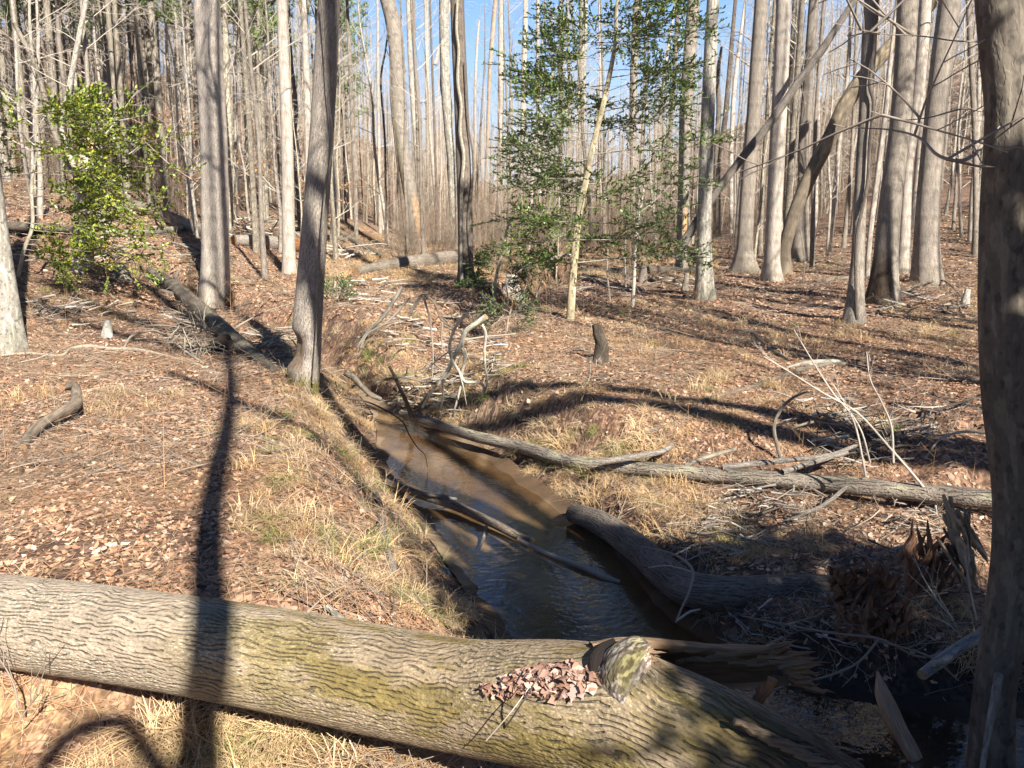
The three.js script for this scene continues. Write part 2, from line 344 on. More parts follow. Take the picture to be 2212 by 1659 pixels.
{ // pebbly sand on the bed of the near reach, as one sheet just above the cut ground
  const g = new GB(), L = new THREE.CatmullRomCurve3(STREAM.slice(4, 15).map(([x, z, w]) => V(x, w, z)), false, 'centripetal'), n = 260, m = 26;
  for (let i = 0; i <= n; i++) {
    const p = L.getPoint(i / n), q = L.getTangent(i / n), nx = q.z, nz = -q.x, l = Math.hypot(nx, nz);
    for (let k = 0; k <= m; k++) {
      const e = k / m * 2 - 1, w = p.y - .03, x = p.x + nx / l * w * e, z = p.z + nz / l * w * e;
      const bar = fbm(x * 1.1, z * .8, 3, 401), deep = smooth(.40, .56, fbm(x * 1.6 + 5, z * .8 + 2, 4, 411)), c = mix3(mix3([.23, .17, .11], [.36, .275, .185], bar), [.13, .08, .04], deep); const pit = smooth(.7, 1.2, x) * smooth(-5.5, -5.0, z), rust = smooth(.45, .6, fbm(x * 2 + 1, z * 2, 3, 415)) * smooth(.3, .9, e) * smooth(-9, -7.5, z); c[0] *= (1 - .85 * pit) * (1 - .25 * rust); c[1] *= (1 - .87 * pit) * (1 - .42 * rust); c[2] *= (1 - .88 * pit) * (1 - .65 * rust);  // pit mask paints deep shade into the bed colour
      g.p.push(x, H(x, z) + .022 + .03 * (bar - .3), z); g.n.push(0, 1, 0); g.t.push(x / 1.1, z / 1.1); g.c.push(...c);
    }
  }
  for (let i = 0; i < n; i++) for (let k = 0; k < m; k++) { const a = i * (m + 1) + k, b = a + m + 1; g.i.push(a, b, a + 1, a + 1, b, b + 1); }
  single('creek_bed', g.build(true), std({ map: sandMap, bumpMap: sandMap, bumpScale: .008, color: rgb(1.1, 1.1, 1.1) }), 'sandy pebbled bed of the creek under shallow water', 'creek bed', null, 'structure');
}
// ---------------------------------------------------------------- trees
const up = V(0, 1, 0);
function limb(g, rng, p, dir, len, r, level, o) {       // a branch with its own branches, into one growing geometry
  const n = level ? 4 : 6, pts = [p.clone()], radii = [r], d = dir.clone().normalize();
  for (let i = 1; i <= n; i++) {
    d.add(V((rng() - .5), (rng() - .5) + o.lift, (rng() - .5)).multiplyScalar(o.wander)).normalize();
    pts.push(pts[i - 1].clone().addScaledVector(d, len / n)); radii.push(Math.max(o.thin, r * (1 - i / n * .8)));
  }
  g.tube(pts, radii, level ? (level > 1 ? 3 : 4) : 5, { tile: 1, rep: 1 });
  if (level >= o.levels) return;
  const kids = Math.round(o.kids[level] * (.7 + .6 * rng()));
  for (let k = 0; k < kids; k++) {
    const f = .25 + .75 * (k + rng()) / kids, i = Math.min(n - 1, Math.floor(f * n)), q = pts[i].clone().lerp(pts[i + 1], f * n - i), t = pts[i + 1].clone().sub(pts[i]).normalize();
    const side = V(rng() - .5, rng() - .5, rng() - .5); side.addScaledVector(t, -side.dot(t)).normalize();
    const e = t.multiplyScalar(.75).addScaledVector(side, .8).normalize();
    limb(g, rng, q, e, len * (.35 + .3 * rng()) * (1 - f * .35), Math.max(o.thin, radii[i] * .55), level + 1, o);
  }
}
const trunkColor = (h0, moss, seed) => (t, a, len, q) => {        // stain and moss near the foot, blotches higher up
  const b = .50 + .46 * fbm(len * .8 + seed, Math.sin(a) * 1.6 + seed, 4, 51) + .42 * fbm(len * 2.5 + seed, a * 5, 3, 52), m = moss * smooth(.9, .05, len - h0) * smooth(.35, .6, fbm(a * 1.5 + seed, len * 4, 2, 55));
  return mix3([b, b * .99, b * .97], [.42 * b, .46 * b, .16 * b], m);
};
// one tree whose trunk follows points of the photograph: [px, py, width in px]
function tree(o) {
  const foot = o.foot ?? onGround(o.path[0][0], o.path[0][1]), d = -foot.z, lean = o.lean ?? 0;
  const list = o.path.map(([x, y, w], i) => { const p = at(x, y, d + lean * i); return [p, w / 2 * depthOf(p) / FOCAL]; });
  const rng = rngOf(o.seed ?? Math.round(o.path[0][0] * 7 + o.path[0][1])), first = list[0];
  list.unshift([first[0].clone().addScaledVector(list[1][0].clone().sub(first[0]).normalize(), -.35), first[1]]);
  let top = list[list.length - 1];
  if (!o.broken) {
    const want = o.tall ?? 23, dir = top[0].clone().sub(list[list.length - 2][0]).normalize();
    const r0 = top[1], y0 = top[0].y;
    while (top[0].y < foot.y + want - 2) { dir.lerp(up, .15).add(V((rng() - .5) * .08, 0, (rng() - .5) * .08)).normalize(); const k = clamp((top[0].y - y0) / (foot.y + want - y0)); top = [top[0].clone().addScaledVector(dir, 2.5), Math.max(.035, r0 * (1 - k * .85))]; list.push(top); }
  }
  const n = Math.min(90, Math.max(24, list.length * 6)), { pts, radii } = pathOf(list, n), sides = o.sides ?? 18;
  const circ = 2 * Math.PI * list[1][1], flare = o.flare ?? .35, ph = rng() * 6;
  const shape = (t, a, len, q) => {
    const h = Math.max(0, len - .35), fl = Math.exp(-h / (list[1][1] * 1.6)) * flare;
    return 1 + fl * (.75 + .5 * Math.cos(a * 5 + ph) * Math.cos(a * 2 + ph)) + .05 * (fbm(a * 1.3 + ph, len * .7, 2, 61) - .5) + (o.shape ? o.shape(a, h, q) : 0);
  };
  const root = thing(o.name ?? 'bare_tree', foot, o.label, 'tree', o.group);
  const away = (geo) => geo.translate(-foot.x, -foot.y, -foot.z);
  const g = new GB().tube(pts, radii, sides, { rep: Math.max(1, Math.round(circ / .36)), tile: .75, shape, color: o.color ?? trunkColor(.35, o.moss ?? .25, ph), caps: [1], capColor: [.9, .7, .5] });
  part(root, 'trunk', away(seamless(g.build(true), sides, n + 1)), M[o.mat ?? 'grey']);
  if (!o.broken && o.crown !== 0) {
    const c = new GB();
    for (let k = 0; k < (o.crown ?? 9); k++) {
      const f = .5 + .48 * rng(), i = Math.floor(f * n); if (pts[i].y < foot.y + Math.max(o.clear ?? 9, o.clear ? 0 : 3 + .33 * d)) continue;
      const a = rng() * 6.28;
      limb(c, rng, pts[i], V(Math.cos(a), .7 + rng() * .5, Math.sin(a)), 2 + rng() * 2.5, radii[i] * .45, 0, { levels: 2, kids: [5, 4], wander: .28, lift: .12, thin: .006 });
    }
    if (c.i.length) part(root, 'crown', away(c.build()), M[o.mat === 'dark' ? 'twig' : 'twigPale']);
  }
  for (const v of o.vines ?? []) {
    const q = v.path.map(([x, y, w]) => { const p = at(x, y, d - (v.off ?? .22)); return [p, w / 2 * depthOf(p) / FOCAL]; }), b = pathOf(q, 40);
    const vg = new GB().tube(b.pts, b.radii, 7, { rep: 1, tile: .5, shape: (t, a, len) => 1 + .35 * (fbm(len * 5, a, 2, 67) - .5), caps: [1] });
    part(root, v.name ?? 'vine', away(vg.build(true)), M[v.mat ?? 'beech']);
  }
  for (const b of o.branches ?? []) {
    const q = b.path.map(([x, y, w, dd]) => { const p = at(x, y, d + (dd ?? 0)); return [p, w / 2 * depthOf(p) / FOCAL]; }), e = pathOf(q, 20), bg = new GB().tube(e.pts, e.radii, 7, { rep: 1, tile: .6, caps: [1] }), r = rngOf(Math.round(b.path[0][1] * 3 + b.path[0][0]));
    if (b.twigs) for (let k = 0; k < b.twigs; k++) { const i = 3 + Math.floor(r() * 16); limb(bg, r, e.pts[i], V(r() - .5, r() - .3, (r() - .5)), .25 + .5 * r(), .006, 1, { levels: 2, kids: [3, 3], wander: .3, lift: .1, thin: .003 }); }
    part(root, 'branch', away(bg.build()), M[b.mat ?? o.mat ?? 'grey']);
  }
  return root;
}
const C = (ox, oy, s = 1.659) => (x, y, w) => [(ox + x / s) * .55746, (oy + y / s) * .55746, ...(w ? [w / s * .55746] : [])];
const c1 = C(0, 0), c2 = C(1000, 0), c3 = C(2000, 0), c4 = C(2968, 0), c5 = C(0, 900), c6 = C(1000, 900), c7 = C(2000, 900), c8 = C(2968, 900), c9 = C(0, 1976), c10 = C(1000, 1976), c11 = C(2000, 1976), c12 = C(2968, 1976);

// ---- left side
tree({ label: 'pale grey trunk leaning out of the left edge of the photo', mat: 'mottled', path: [[5, 752, 84], [-4, 650, 78], [-22, 500, 70], [-42, 330, 66], [-70, 100, 60]], flare: .25, moss: .2, tall: 20 });
const poplar = tree({ label: 'stout pale poplar crossed by a long dark shadow, left of the creek', mat: 'pale', path: [[464, 634, 60], [465, 560, 58], [464, 420, 57], [462, 300, 57], [453, 150, 56], [446, 0, 56]], flare: .18, moss: .1, tall: 25 });
tree({ label: 'slim light tan snag rising just behind the stout pale poplar', mat: 'holly', foot: onGround(493, 500), path: [[497, 520, 15], [494, 300, 15], [489, 160, 14], [487, 60, 11], [484, -20, 9]], flare: .1, tall: 14 });
tree({ label: 'straight whitish trunk between the stout poplar and the gnawed tree', mat: 'pale', path: [[625, 590, 28], [624, 540, 27], [620, 300, 25], [612, 100, 23], [609, 0, 22]], flare: .3, moss: .05, tall: 24 });
const gnawed = (q) => Math.max(0, q.x * -.80 + q.z * .60);
const gnaw = (a, h, q) => { const dir = gnawed(q); return -.62 * Math.pow(dir, 1.5) * smooth(.22, .42, h) * smooth(.78, .62, h) + .12 * dir * smooth(.05, .2, h) * smooth(.5, .3, h); };
tree({ label: 'grey furrowed trunk with a beaver gnawed notch at its base', mat: 'grey', sides: 40, path: [[655, 832, 64], [660, 770, 64], [665, 690, 62], [679, 500, 55], [694, 300, 51], [704, 130, 50], [711, 0, 48]], flare: .10, moss: .9, tall: 18, shape: gnaw, seed: 5,
  color: (t, a, len, q) => { const h = len - .35, b = .85 + .3 * fbm(len * 1.2, a, 3, 71), dir = gnawed(q), raw = smooth(.35, .7, dir) * smooth(.16, .3, h) * smooth(.76, .66, h), m = smooth(.30, .05, h) * smooth(.3, .55, fbm(a * 2, h * 5, 3, 73)); return mix3(mix3([b, b, b], [.55, .40, .26], raw * .8), [.42, .42, .10], m); },
  vines: [{ name: 'vine', mat: 'beech', off: .24, path: [[676, 828, 5], [684, 700, 4], [690, 560, 4], [702, 420, 4], [719, 300, 4], [706, 190, 3], [700, 90, 3], [694, 0, 3]] }] });
tree({ label: 'thin dark wavy trunk right of the straight whitish trunk', mat: 'dark', path: [[648, 500, 8], [c2(235, 900)[0], 302, 8], [c2(245, 680)[0], 229, 8], [c2(215, 420)[0], 141, 8], [621, 0, 8]], flare: .2, tall: 16 });
tree({ label: 'slender trunk half hidden behind the gnawed tree, pinkish on the left', mat: 'pale', path: [[668, 520, 15], [666, 300, 15], [660, 100, 14], [657, 0, 13]], flare: .2 });
tree({ label: 'slender two toned trunk just right of the gnawed tree', mat: 'grey', path: [c2(632, 1540, 26).map((v) => v), c2(625, 1200, 26), c2(607, 800, 25), c2(590, 400, 22), c2(572, 0, 20)], flare: .3 });
tree({ label: 'small crooked pale sapling trunk behind the gnawed tree', mat: 'holly', path: [c2(515, 1530, 16), c2(520, 1300, 15), c2(505, 1000, 14), c2(520, 800, 12), c2(525, 500, 10)], flare: .1, tall: 9, crown: 3, clear: 4 });
tree({ label: 'dark straight trunk behind the crooked pale sapling', mat: 'dark', path: [c2(565, 1450, 18), c2(548, 900, 16), c2(520, 500, 14), c2(505, 200, 12)], flare: .2 });
tree({ label: 'narrow silvery trunk left of the bent tree', mat: 'pale', path: [c2(785, 1500, 22), c2(778, 1000, 20), c2(770, 500, 18), c2(768, 0, 15)], flare: .2 });
tree({ label: 'narrow dark trunk against the left side of the bent tree', mat: 'dark', path: [c2(822, 1600, 14), c2(815, 900, 14), c2(790, 500, 13), c2(820, 320, 12)], flare: .1, tall: 12, crown: 3 });
tree({ label: 'bent mossy trunk with bark stripped off one side of its foot', mat: 'grey', sides: 28, path: [c2(1040, 1620, 92), c2(1012, 1480, 92), c2(985, 1280, 88), c2(935, 1000, 92), c2(905, 750, 92), c2(898, 480, 96), c2(880, 220, 100), c2(830, 0, 92), c2(770, -160, 84)], flare: .2, moss: .3, seed: 8, tall: 18,
  color: (t, a, len, q) => { const h = len - .35, b = .8 + .35 * fbm(len, a, 3, 77), raw = smooth(.1, .45, q.x) * smooth(3.2, 2.6, h + .5 * fbm(a * 3, 1, 2, 78)) * smooth(-.6, 0, q.z + .4), m = .55 * smooth(.2, -.5, q.x) * smooth(1, 3, h) * smooth(8, 5, h); return mix3(mix3([b, b, b * .98], [.5 * b, .5 * b, .25 * b], m), [1.7, 1.25, .80], raw); },
  vines: [{ mat: 'dark', off: .3, path: [c2(960, 1640, 14), c2(905, 1150, 12), c2(870, 800, 12), c2(855, 640, 16), c2(850, 500, 9), c2(846, 380, 8), c2(820, 300, 6)] }] });
tree({ label: 'straight grey trunk right behind the bent tree', mat: 'pale', path: [c2(1048, 1540, 38), c2(1035, 1200, 38), c2(1015, 900, 36), c2(985, 500, 32), c2(965, 0, 28)], flare: .2 });
tree({ label: 'pale trunk with greenish lichen between the bent tree and the viny trunk', mat: 'mottled', path: [c2(1098, 1500, 30), c2(1095, 1000, 28), c2(1088, 500, 28), c2(1082, 0, 26)], flare: .15 });
tree({ label: 'pencil thin dark trunk left of the knobbly grey trunk', mat: 'dark', path: [c2(1148, 1560, 16), c2(1140, 1000, 16), c2(1122, 500, 15), c2(1108, 100, 13)], flare: .15 });
tree({ label: 'knobbly grey trunk with knots left of the viny trunk', mat: 'mottled', path: [c2(1262, 1580, 56), c2(1248, 1100, 58), c2(1228, 850, 60), c2(1208, 600, 62), c2(1198, 300, 64), c2(1195, 0, 64)], flare: .15, sides: 22, seed: 12, shape: (a, h) => .22 * smooth(.62, .75, fbm(a * 1.4 + 3, h * 1.6, 2, 79)) });
tree({ label: 'dark rough trunk wrapped in thick pale vines, mid valley', mat: 'dark', sides: 24, path: [c6(1330, 330, 96), c2(1335, 1659, 96), c2(1325, 1200, 94), c2(1308, 700, 92), c2(1290, 300, 90), c2(1280, 0, 88)], flare: .2, seed: 13,
  vines: [{ mat: 'holly', off: .3, path: [c6(1310, 410, 26), c2(1305, 1500, 20), c2(1310, 1180, 22), c2(1322, 1000, 24), c2(1298, 850, 22), c2(1305, 680, 22), c2(1283, 520, 20), c2(1290, 330, 20), c2(1275, 180, 18), c2(1282, 0, 16)] }, { mat: 'dark', off: .25, path: [c6(1395, 350, 18), c2(1350, 1450, 18), c2(1385, 1050, 14), c2(1345, 760, 10), c2(1325, 400, 8)] }] });
tree({ label: 'thin grey trunk broken off short right of the viny trunk', mat: 'pale', broken: 1, path: [c2(1420, 1490, 22), c2(1398, 1000, 20), c2(1395, 600, 18), c2(1410, 250, 16), c2(1422, 130, 12)], flare: .2 });
tree({ label: 'pinkish dead trunk with flaking bark left of the holly', mat: 'wood', path: [c2(1450, 1500, 20), c2(1465, 1150, 22), c2(1478, 800, 22), c2(1490, 450, 24), c2(1510, 180, 28), c2(1525, 0, 26)], flare: .1, crown: 4 });
tree({ label: 'pair stem trunk with a fork, just left of the holly crown', mat: 'pale', path: [c2(1548, 1500, 34), c2(1555, 1000, 34), c2(1560, 400, 34), c2(1562, 0, 32)], flare: .2, branches: [{ path: [[880, 140, 9], [900, 60, 8, .3], [925, -40, 7, .5]].map(([x, y, w, z]) => [x + 60, y, w, z]) }] });
// ---- behind and right of the holly
const behindHolly = [[[40, 1500, 34], [45, 700, 34], [62, 0, 32], 'white barked trunk seen through the left edge of the holly', 'pale'], [[150, 1500, 26], [140, 600, 26], [140, 0, 24], 'second pale trunk seen through the left of the holly crown', 'mottled'], [[285, 1560, 34], [288, 800, 32], [288, 0, 28], 'trunk with green flecks seen through the upper left of the holly', 'grey'], [[345, 1540, 20], [340, 500, 18], [330, 0, 16], 'narrow trunk hidden deep behind the holly foliage', 'grey'], [[420, 1580, 50], [418, 800, 54], [435, 0, 54], 'thick mottled trunk directly behind the holly top', 'mottled'], [[760, 1560, 44], [752, 700, 48], [775, 100, 52], [790, -40, 52], 'grey trunk forking near the top right of the holly', 'grey'], [[890, 1500, 20], [915, 900, 20], [950, 500, 18], [1010, 100, 14], 'pale slanting sapling behind the right of the holly', 'pale'], [[960, 1520, 30], [985, 900, 30], [1010, 600, 26], [1040, 0, 24], 'dark trunk slanting right behind the holly', 'dark']];
for (const t of behindHolly) { const pts = t.filter(Array.isArray); tree({ label: t[pts.length], mat: t[pts.length + 1], path: pts.map(([x, y, w]) => c3(x, y - (y > 1400 ? 60 : 0), w)), flare: .15 }); }
tree({ label: 'tall trunk touching the right tips of the holly, bark peeled orange low down', mat: 'grey', path: [[1472, 583, 26], c3(1065, 1500, 62), c3(1080, 1100, 74), c3(1092, 700, 84), c3(1120, 300, 84), c3(1142, 0, 80)], flare: .25, seed: 17,
  color: (t, a, len, q) => { const h = len - .35, b = .8 + .35 * fbm(len, a, 3, 83), raw = smooth(.3, .6, q.x + .4 * q.z) * smooth(1.0, 1.3, h) * smooth(2.4, 2.0, h); return mix3([b, b, b], [1.9, 1.2, .7], raw); } });
tree({ label: 'lichen speckled grey trunk with a scarred flared foot right of the holly', mat: 'mottled', sides: 26, path: [[1523, 648, 40], c3(1208, 1500, 92), c3(1222, 1000, 88), c3(1238, 600, 86), c3(1255, 200, 80), c3(1266, 0, 78)], flare: .35, moss: .3, seed: 19, shape: (a, h) => .10 * Math.exp(-(((h - .62) / .04) ** 2)) });
tree({ label: 'dark jagged snag with a bend between the speckled trunk and the thin black trunk', mat: 'dark', broken: 1, path: [c3(1290, 1500, 44), c3(1288, 1000, 34), c3(1302, 700, 30), c3(1298, 470, 30), c3(1322, 300, 16)], flare: .2 });
tree({ label: 'thin black trunk leaning right of the speckled trunk', mat: 'dark', path: [c3(1300, 1520, 40), c3(1300, 1150, 36), c3(1345, 750, 34), c3(1385, 300, 28), c3(1410, 0, 22)], flare: .15 });
tree({ label: 'white sycamore like trunk with bright upper limbs, right of the holly', mat: 'pale', color: () => [1.25, 1.25, 1.25], path: [c3(1385, 1500, 30), c3(1382, 1000, 28), c3(1400, 600, 26), c3(1440, 250, 20), c3(1475, 0, 16)], flare: .15, crown: 12 });
tree({ label: 'smooth grey trunk with a dark triangular shade and wide roots', mat: 'grey', sides: 24, path: [[1608, 588, 52], c3(1470, 1600, 96), c3(1490, 1200, 92), c3(1530, 700, 90), c3(1555, 300, 86), c3(1575, 0, 84)], flare: .45, moss: .35, seed: 23 });
tree({ label: 'light trunk with fine vertical furrows, first right of the smooth grey one', mat: 'pale', sides: 24, path: [[1667, 606, 44], c4(40, 1659, 96), c4(70, 1000, 100), c4(95, 500, 96), c4(112, 0, 92)], flare: .25, moss: .15, seed: 29 });
tree({ label: 'scaly trunk close behind the finely furrowed light trunk', mat: 'beech', path: [c4(125, 1500, 34), c4(145, 900, 36), c4(170, 400, 38), c4(190, 0, 38)], flare: .1 });
tree({ label: 'pale trunk with a wide foot behind the leaning lichen trunk', mat: 'grey', path: [[1728, 562, 46], c4(235, 1300, 64), c4(240, 900, 60), c4(275, 450, 62), c4(310, 0, 64)], flare: .2, seed: 31, vines: [{ mat: 'dark', off: .3, path: [c4(255, 1100, 12), c4(215, 900, 14), c4(250, 700, 12), c4(225, 500, 10), c4(270, 300, 12)] }] });
tree({ label: 'thick leaning trunk crusted with yellowish lichen, tilting right', name: 'leaning_tree', mat: 'grey', sides: 22, path: [[1692, 590, 40], c4(120, 1600, 78), c4(200, 1330, 86), c4(320, 1060, 92), c4(430, 850, 98), c4(520, 660, 100), c4(660, 450, 96), c4(800, 300, 90), c4(960, 130, 84), c4(1100, -20, 78)], flare: .1, seed: 37, tall: 12, crown: 0,
  color: (t, a, len, q) => { const b = .40 + .5 * fbm(len * 1.5, a, 3, 85), m = smooth(.5, .62, fbm(len * 3, a * 2.5, 3, 86)) * smooth(3, 5, len) * smooth(11, 8, len); return mix3([b * .95, b * .88, b * .74], [1.5, 1.4, 1.05], m * .7); } });
tree({ name: 'leaning_tree', label: 'thin dark leaning trunk crossing behind the furrowed light trunk', mat: 'grey', foot: at(1470, 560, 25).setY(0), path: [[1470, 535, 20], c3(1270, 1260, 50), c3(1480, 980, 52), c3(1640, 780, 52), c4(200, 540, 50), c4(400, 260, 44), c4(570, 0, 38), c4(660, -130, 34)], flare: 0, tall: 10, crown: 0, seed: 38, color: (t, a, l) => { const b = .42 + .3 * fbm(l, a, 2, 84); return [b, b, b]; } });
tree({ label: 'rough grey trunk split by a dark vine, right foreground grove', mat: 'grey', sides: 24, path: [[1845, 697, 42], c4(590, 1659, 80), c4(615, 1100, 76), c4(640, 700, 78), c4(662, 300, 92), c4(680, 0, 92)], flare: .35, moss: .1, seed: 41, color: (t, a, len) => { const b = .75 + .5 * fbm(len * 1.1, a, 3, 87); return [b, b, b * .98]; }, vines: [{ mat: 'dark', off: .22, path: [c8(585, 560, 22), c8(578, 300, 20), c8(585, 20, 22), c4(650, 1200, 22), c4(668, 900, 20), c4(690, 650, 20), c4(668, 560, 20), c4(705, 200, 22), c4(715, 0, 22)] }] });
tree({ label: 'slim bright trunk slanting between the vine split tree and the big shaded poplar', mat: 'pale', path: [c8(650, 280, 32), c4(670, 1500, 34), c4(715, 1150, 36), c4(760, 800, 34), c4(800, 400, 26), c4(815, 250, 22)], flare: .1, tall: 14 });
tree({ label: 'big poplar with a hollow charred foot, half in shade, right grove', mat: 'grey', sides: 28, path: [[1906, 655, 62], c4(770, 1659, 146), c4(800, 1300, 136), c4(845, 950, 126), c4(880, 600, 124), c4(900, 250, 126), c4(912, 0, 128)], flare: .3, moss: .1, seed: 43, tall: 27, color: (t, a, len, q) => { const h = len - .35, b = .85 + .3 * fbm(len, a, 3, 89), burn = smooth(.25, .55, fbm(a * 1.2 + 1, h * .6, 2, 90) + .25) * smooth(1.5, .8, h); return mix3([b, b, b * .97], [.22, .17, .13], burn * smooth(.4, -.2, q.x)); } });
tree({ label: 'tan trunk tucked behind the big half shaded poplar', mat: 'pale', path: [[1950, 592, 30], c4(915, 1100, 56), c4(965, 700, 72), c4(1005, 300, 76), c4(1025, 0, 74)], flare: .2, seed: 47 });
tree({ label: 'wholly shaded dark poplar near the right edge', mat: 'grey', sides: 24, path: [[2002, 612, 58], c4(1035, 1500, 148), c4(1065, 1000, 134), c4(1105, 600, 128), c4(1140, 300, 132), c4(1182, 0, 132)], flare: .3, seed: 53, tall: 26 });
tree({ label: 'mid distance trunk against the left side of the dark nearest trunk', mat: 'grey', path: [c8(1345, 160, 46), c4(1350, 1400, 40), c4(1345, 900, 36), c4(1320, 400, 34), c4(1300, 0, 30)], flare: .3 });
// nearest trunk, in shade, cut by the right edge
{
  const d = 3.55;
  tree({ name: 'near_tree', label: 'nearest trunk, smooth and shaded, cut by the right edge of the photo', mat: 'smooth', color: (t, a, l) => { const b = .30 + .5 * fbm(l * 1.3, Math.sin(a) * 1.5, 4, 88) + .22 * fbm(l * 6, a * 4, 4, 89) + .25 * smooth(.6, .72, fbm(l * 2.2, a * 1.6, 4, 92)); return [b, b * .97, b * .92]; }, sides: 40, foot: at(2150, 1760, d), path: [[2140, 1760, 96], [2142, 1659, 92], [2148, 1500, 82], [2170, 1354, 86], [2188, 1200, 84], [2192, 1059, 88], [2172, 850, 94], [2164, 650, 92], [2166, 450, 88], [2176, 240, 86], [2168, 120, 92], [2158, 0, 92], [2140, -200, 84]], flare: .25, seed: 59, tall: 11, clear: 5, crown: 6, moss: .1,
    branches: [{ path: [[2120, 315, 7], [2100, 338, 8, -.1], [2060, 347, 8, -.2], [2025, 335, 7, -.2], [1990, 300, 6, -.1], [1950, 285, 4], [1900, 278, 3], [1830, 275, 2], [1800, 268, 2]].map((a) => a), mat: 'twig', twigs: 3 }, { path: [[2120, 240, 4], [2080, 235, 4, -.1], [2000, 255, 3, -.2], [1940, 258, 2, -.2], [1880, 240, 2, -.2]], mat: 'twig', twigs: 3 }, { path: [[2122, 90, 4], [2060, 88, 3, -.1], [1990, 78, 3, -.2], [1900, 72, 2, -.2], [1800, 50, 2, -.2]], mat: 'twig', twigs: 5 }, { path: [[2160, 1440, 22], [2150, 1500, 18, -.2], [2135, 1580, 14, -.3], [2122, 1659, 12, -.4], [2110, 1760, 10, -.45]], mat: 'beech' }] });
}
// ---------------------------------------------------------------- the woods behind
const inView = (x, z, m = 1.12) => z < -6 && Math.abs(x / -z) < .66 * m;
const keepOff = [];     // feet of the trees already standing
scene.children.forEach((o) => { if (o.userData.category === 'tree') keepOff.push(o.position); });
function bareTree(seed, o) {       // trunk and twigs of one bare tree about the origin
  const rng = rngOf(seed), t = new GB(), b = new GB(), h = o.h, list = [];
  let x = 0, z = 0, lx = (rng() - .5) * o.lean, lz = (rng() - .5) * o.lean;
  for (let i = 0; i <= 8; i++) { list.push([V(x, -.4 + h * i / 8, z), o.r * (1 - .8 * i / 8) * (i ? 1 : 1.35)]); x += lx * h / 8 + (rng() - .5) * o.bend; z += lz * h / 8 + (rng() - .5) * o.bend; }
  const p = pathOf(list, 20);
  t.tube(p.pts, p.radii, 9, { rep: Math.max(1, Math.round(o.r * 18)), tile: .75, color: trunkColor(.4, .15, seed) });
  for (let k = 0; k < o.limbs; k++) {
    const f = o.from + (.99 - o.from) * Math.pow((k + rng()) / o.limbs, .8), i = Math.min(19, Math.floor(f * 20)), a = rng() * 6.28;
    limb(b, rng, p.pts[i], V(Math.cos(a), o.rise + rng() * .4, Math.sin(a)), o.len * (1.1 - f * .6) * (.6 + .8 * rng()), Math.min(.035, p.radii[i] * .30), 0, { levels: o.levels ?? 2, kids: o.kids ?? [5, 4], wander: .28, lift: .06, thin: .0042 });
  }
  return { trunk: t.build(), twigs: b.build() };
}
const kinds = [];
for (let k = 0; k < 6; k++) kinds.push({ ...bareTree(500 + k, { h: 20 + k, r: .085 + .028 * (k % 4), lean: .06, bend: .25, limbs: 20, from: .3, rise: .5, len: 3.0, kids: [5, 4] }), mat: ['grey', 'pale', 'mottled', 'pale', 'grey', 'beech'][k], size: 'tall' });
for (let k = 0; k < 6; k++) kinds.push({ ...bareTree(600 + k, { h: 10 + k, r: .05 + .012 * k, lean: .16, bend: .25, limbs: 22, from: .16, rise: .4, len: 2.1, kids: [5, 3] }), mat: ['holly', 'pale', 'grey', 'mottled', 'pale', 'beech'][k], size: 'slim' });
function makeKind(k, label, group, name) {
  const root = thing(name, V(0, 0, 0), label, 'tree', group);
  part(root, 'trunk', k.trunk, M[k.mat]); part(root, 'twigs', k.twigs, M[k.mat === 'dark' ? 'twig' : 'twigPale'], 'stuff');
  return root;
}
const areas = {
  left: { label: 'bare grey tree among many on the wooded hillside at left', group: 'bare trees on the left hillside' },
  middle: { label: 'bare grey tree among many in the valley beyond the creek', group: 'bare trees in the middle of the valley' },
  right: { label: 'bare grey tree among many on the rising ground at right', group: 'bare trees on the rising ground at right' },
};
{
  const rng = rngOf(77), protos = {}, placed = [];
  let count = 0, tries = 0;
  while (count < 190 && tries++ < 9000) {
    const d = 23 + 42 * Math.pow(rng(), .8), ang = (rng() - .5) * 1.25, x = Math.tan(ang) * d, z = -d;
    if (!inView(x, z)) continue;
    const [s] = nearLine(STREAM, x, z); if (s < .8) continue;
    const px = x / d * 1800 + 1106, area = px < 700 ? 'left' : px < 1560 ? 'middle' : 'right';
    const near = area === 'left' ? .9 : 1.1;
    if (d < 30 && area !== 'left') continue; if (area === 'middle' && rng() < .62) continue;
    if (keepOff.some((p) => Math.hypot(p.x - x, p.z - z) < 1.3) || placed.some((p) => Math.hypot(p[0] - x, p[1] - z) < near)) continue;
    const slim = rng() < (area === 'left' ? .80 : .45), k = (slim ? 6 : 0) + Math.floor(rng() * 6), key = k + area, kind = kinds[k], A = areas[area];
    const look = { grey: 'grey', pale: 'pale', mottled: 'blotched', holly: 'tan', beech: 'brownish' }[kind.mat], label = kind.size + ' ' + A.label.replace('grey', look), group = kind.size + ' ' + look + ' ' + A.group;
    let o;
    if (!protos[key]) o = protos[key] = makeKind(kind, label, group, 'woodland_tree');
    else { o = protos[key].clone(); o.name = numbered('woodland_tree'); scene.add(o); }
    o.position.set(x, H(x, z), z); o.rotation.y = rng() * 6.28; o.scale.setScalar(.8 + .45 * rng());
    placed.push([x, z]); count++;
  }
}
const inst = (root, name, geo, mat, mats, colors) => {
  const m = new THREE.InstancedMesh(geo, mat, mats.length); m.name = name; m.castShadow = m.receiveShadow = true;
  mats.forEach((a, i) => m.setMatrixAt(i, a)); if (colors) colors.forEach((c, i) => m.setColorAt(i, c));
  m.userData.kind = 'stuff'; root.add(m); return m;
};
const mat4 = (p, q, s) => new THREE.Matrix4().compose(p, q, typeof s === 'number' ? V(s, s, s) : s);
const yaw = (a) => new THREE.Quaternion().setFromAxisAngle(up, a);
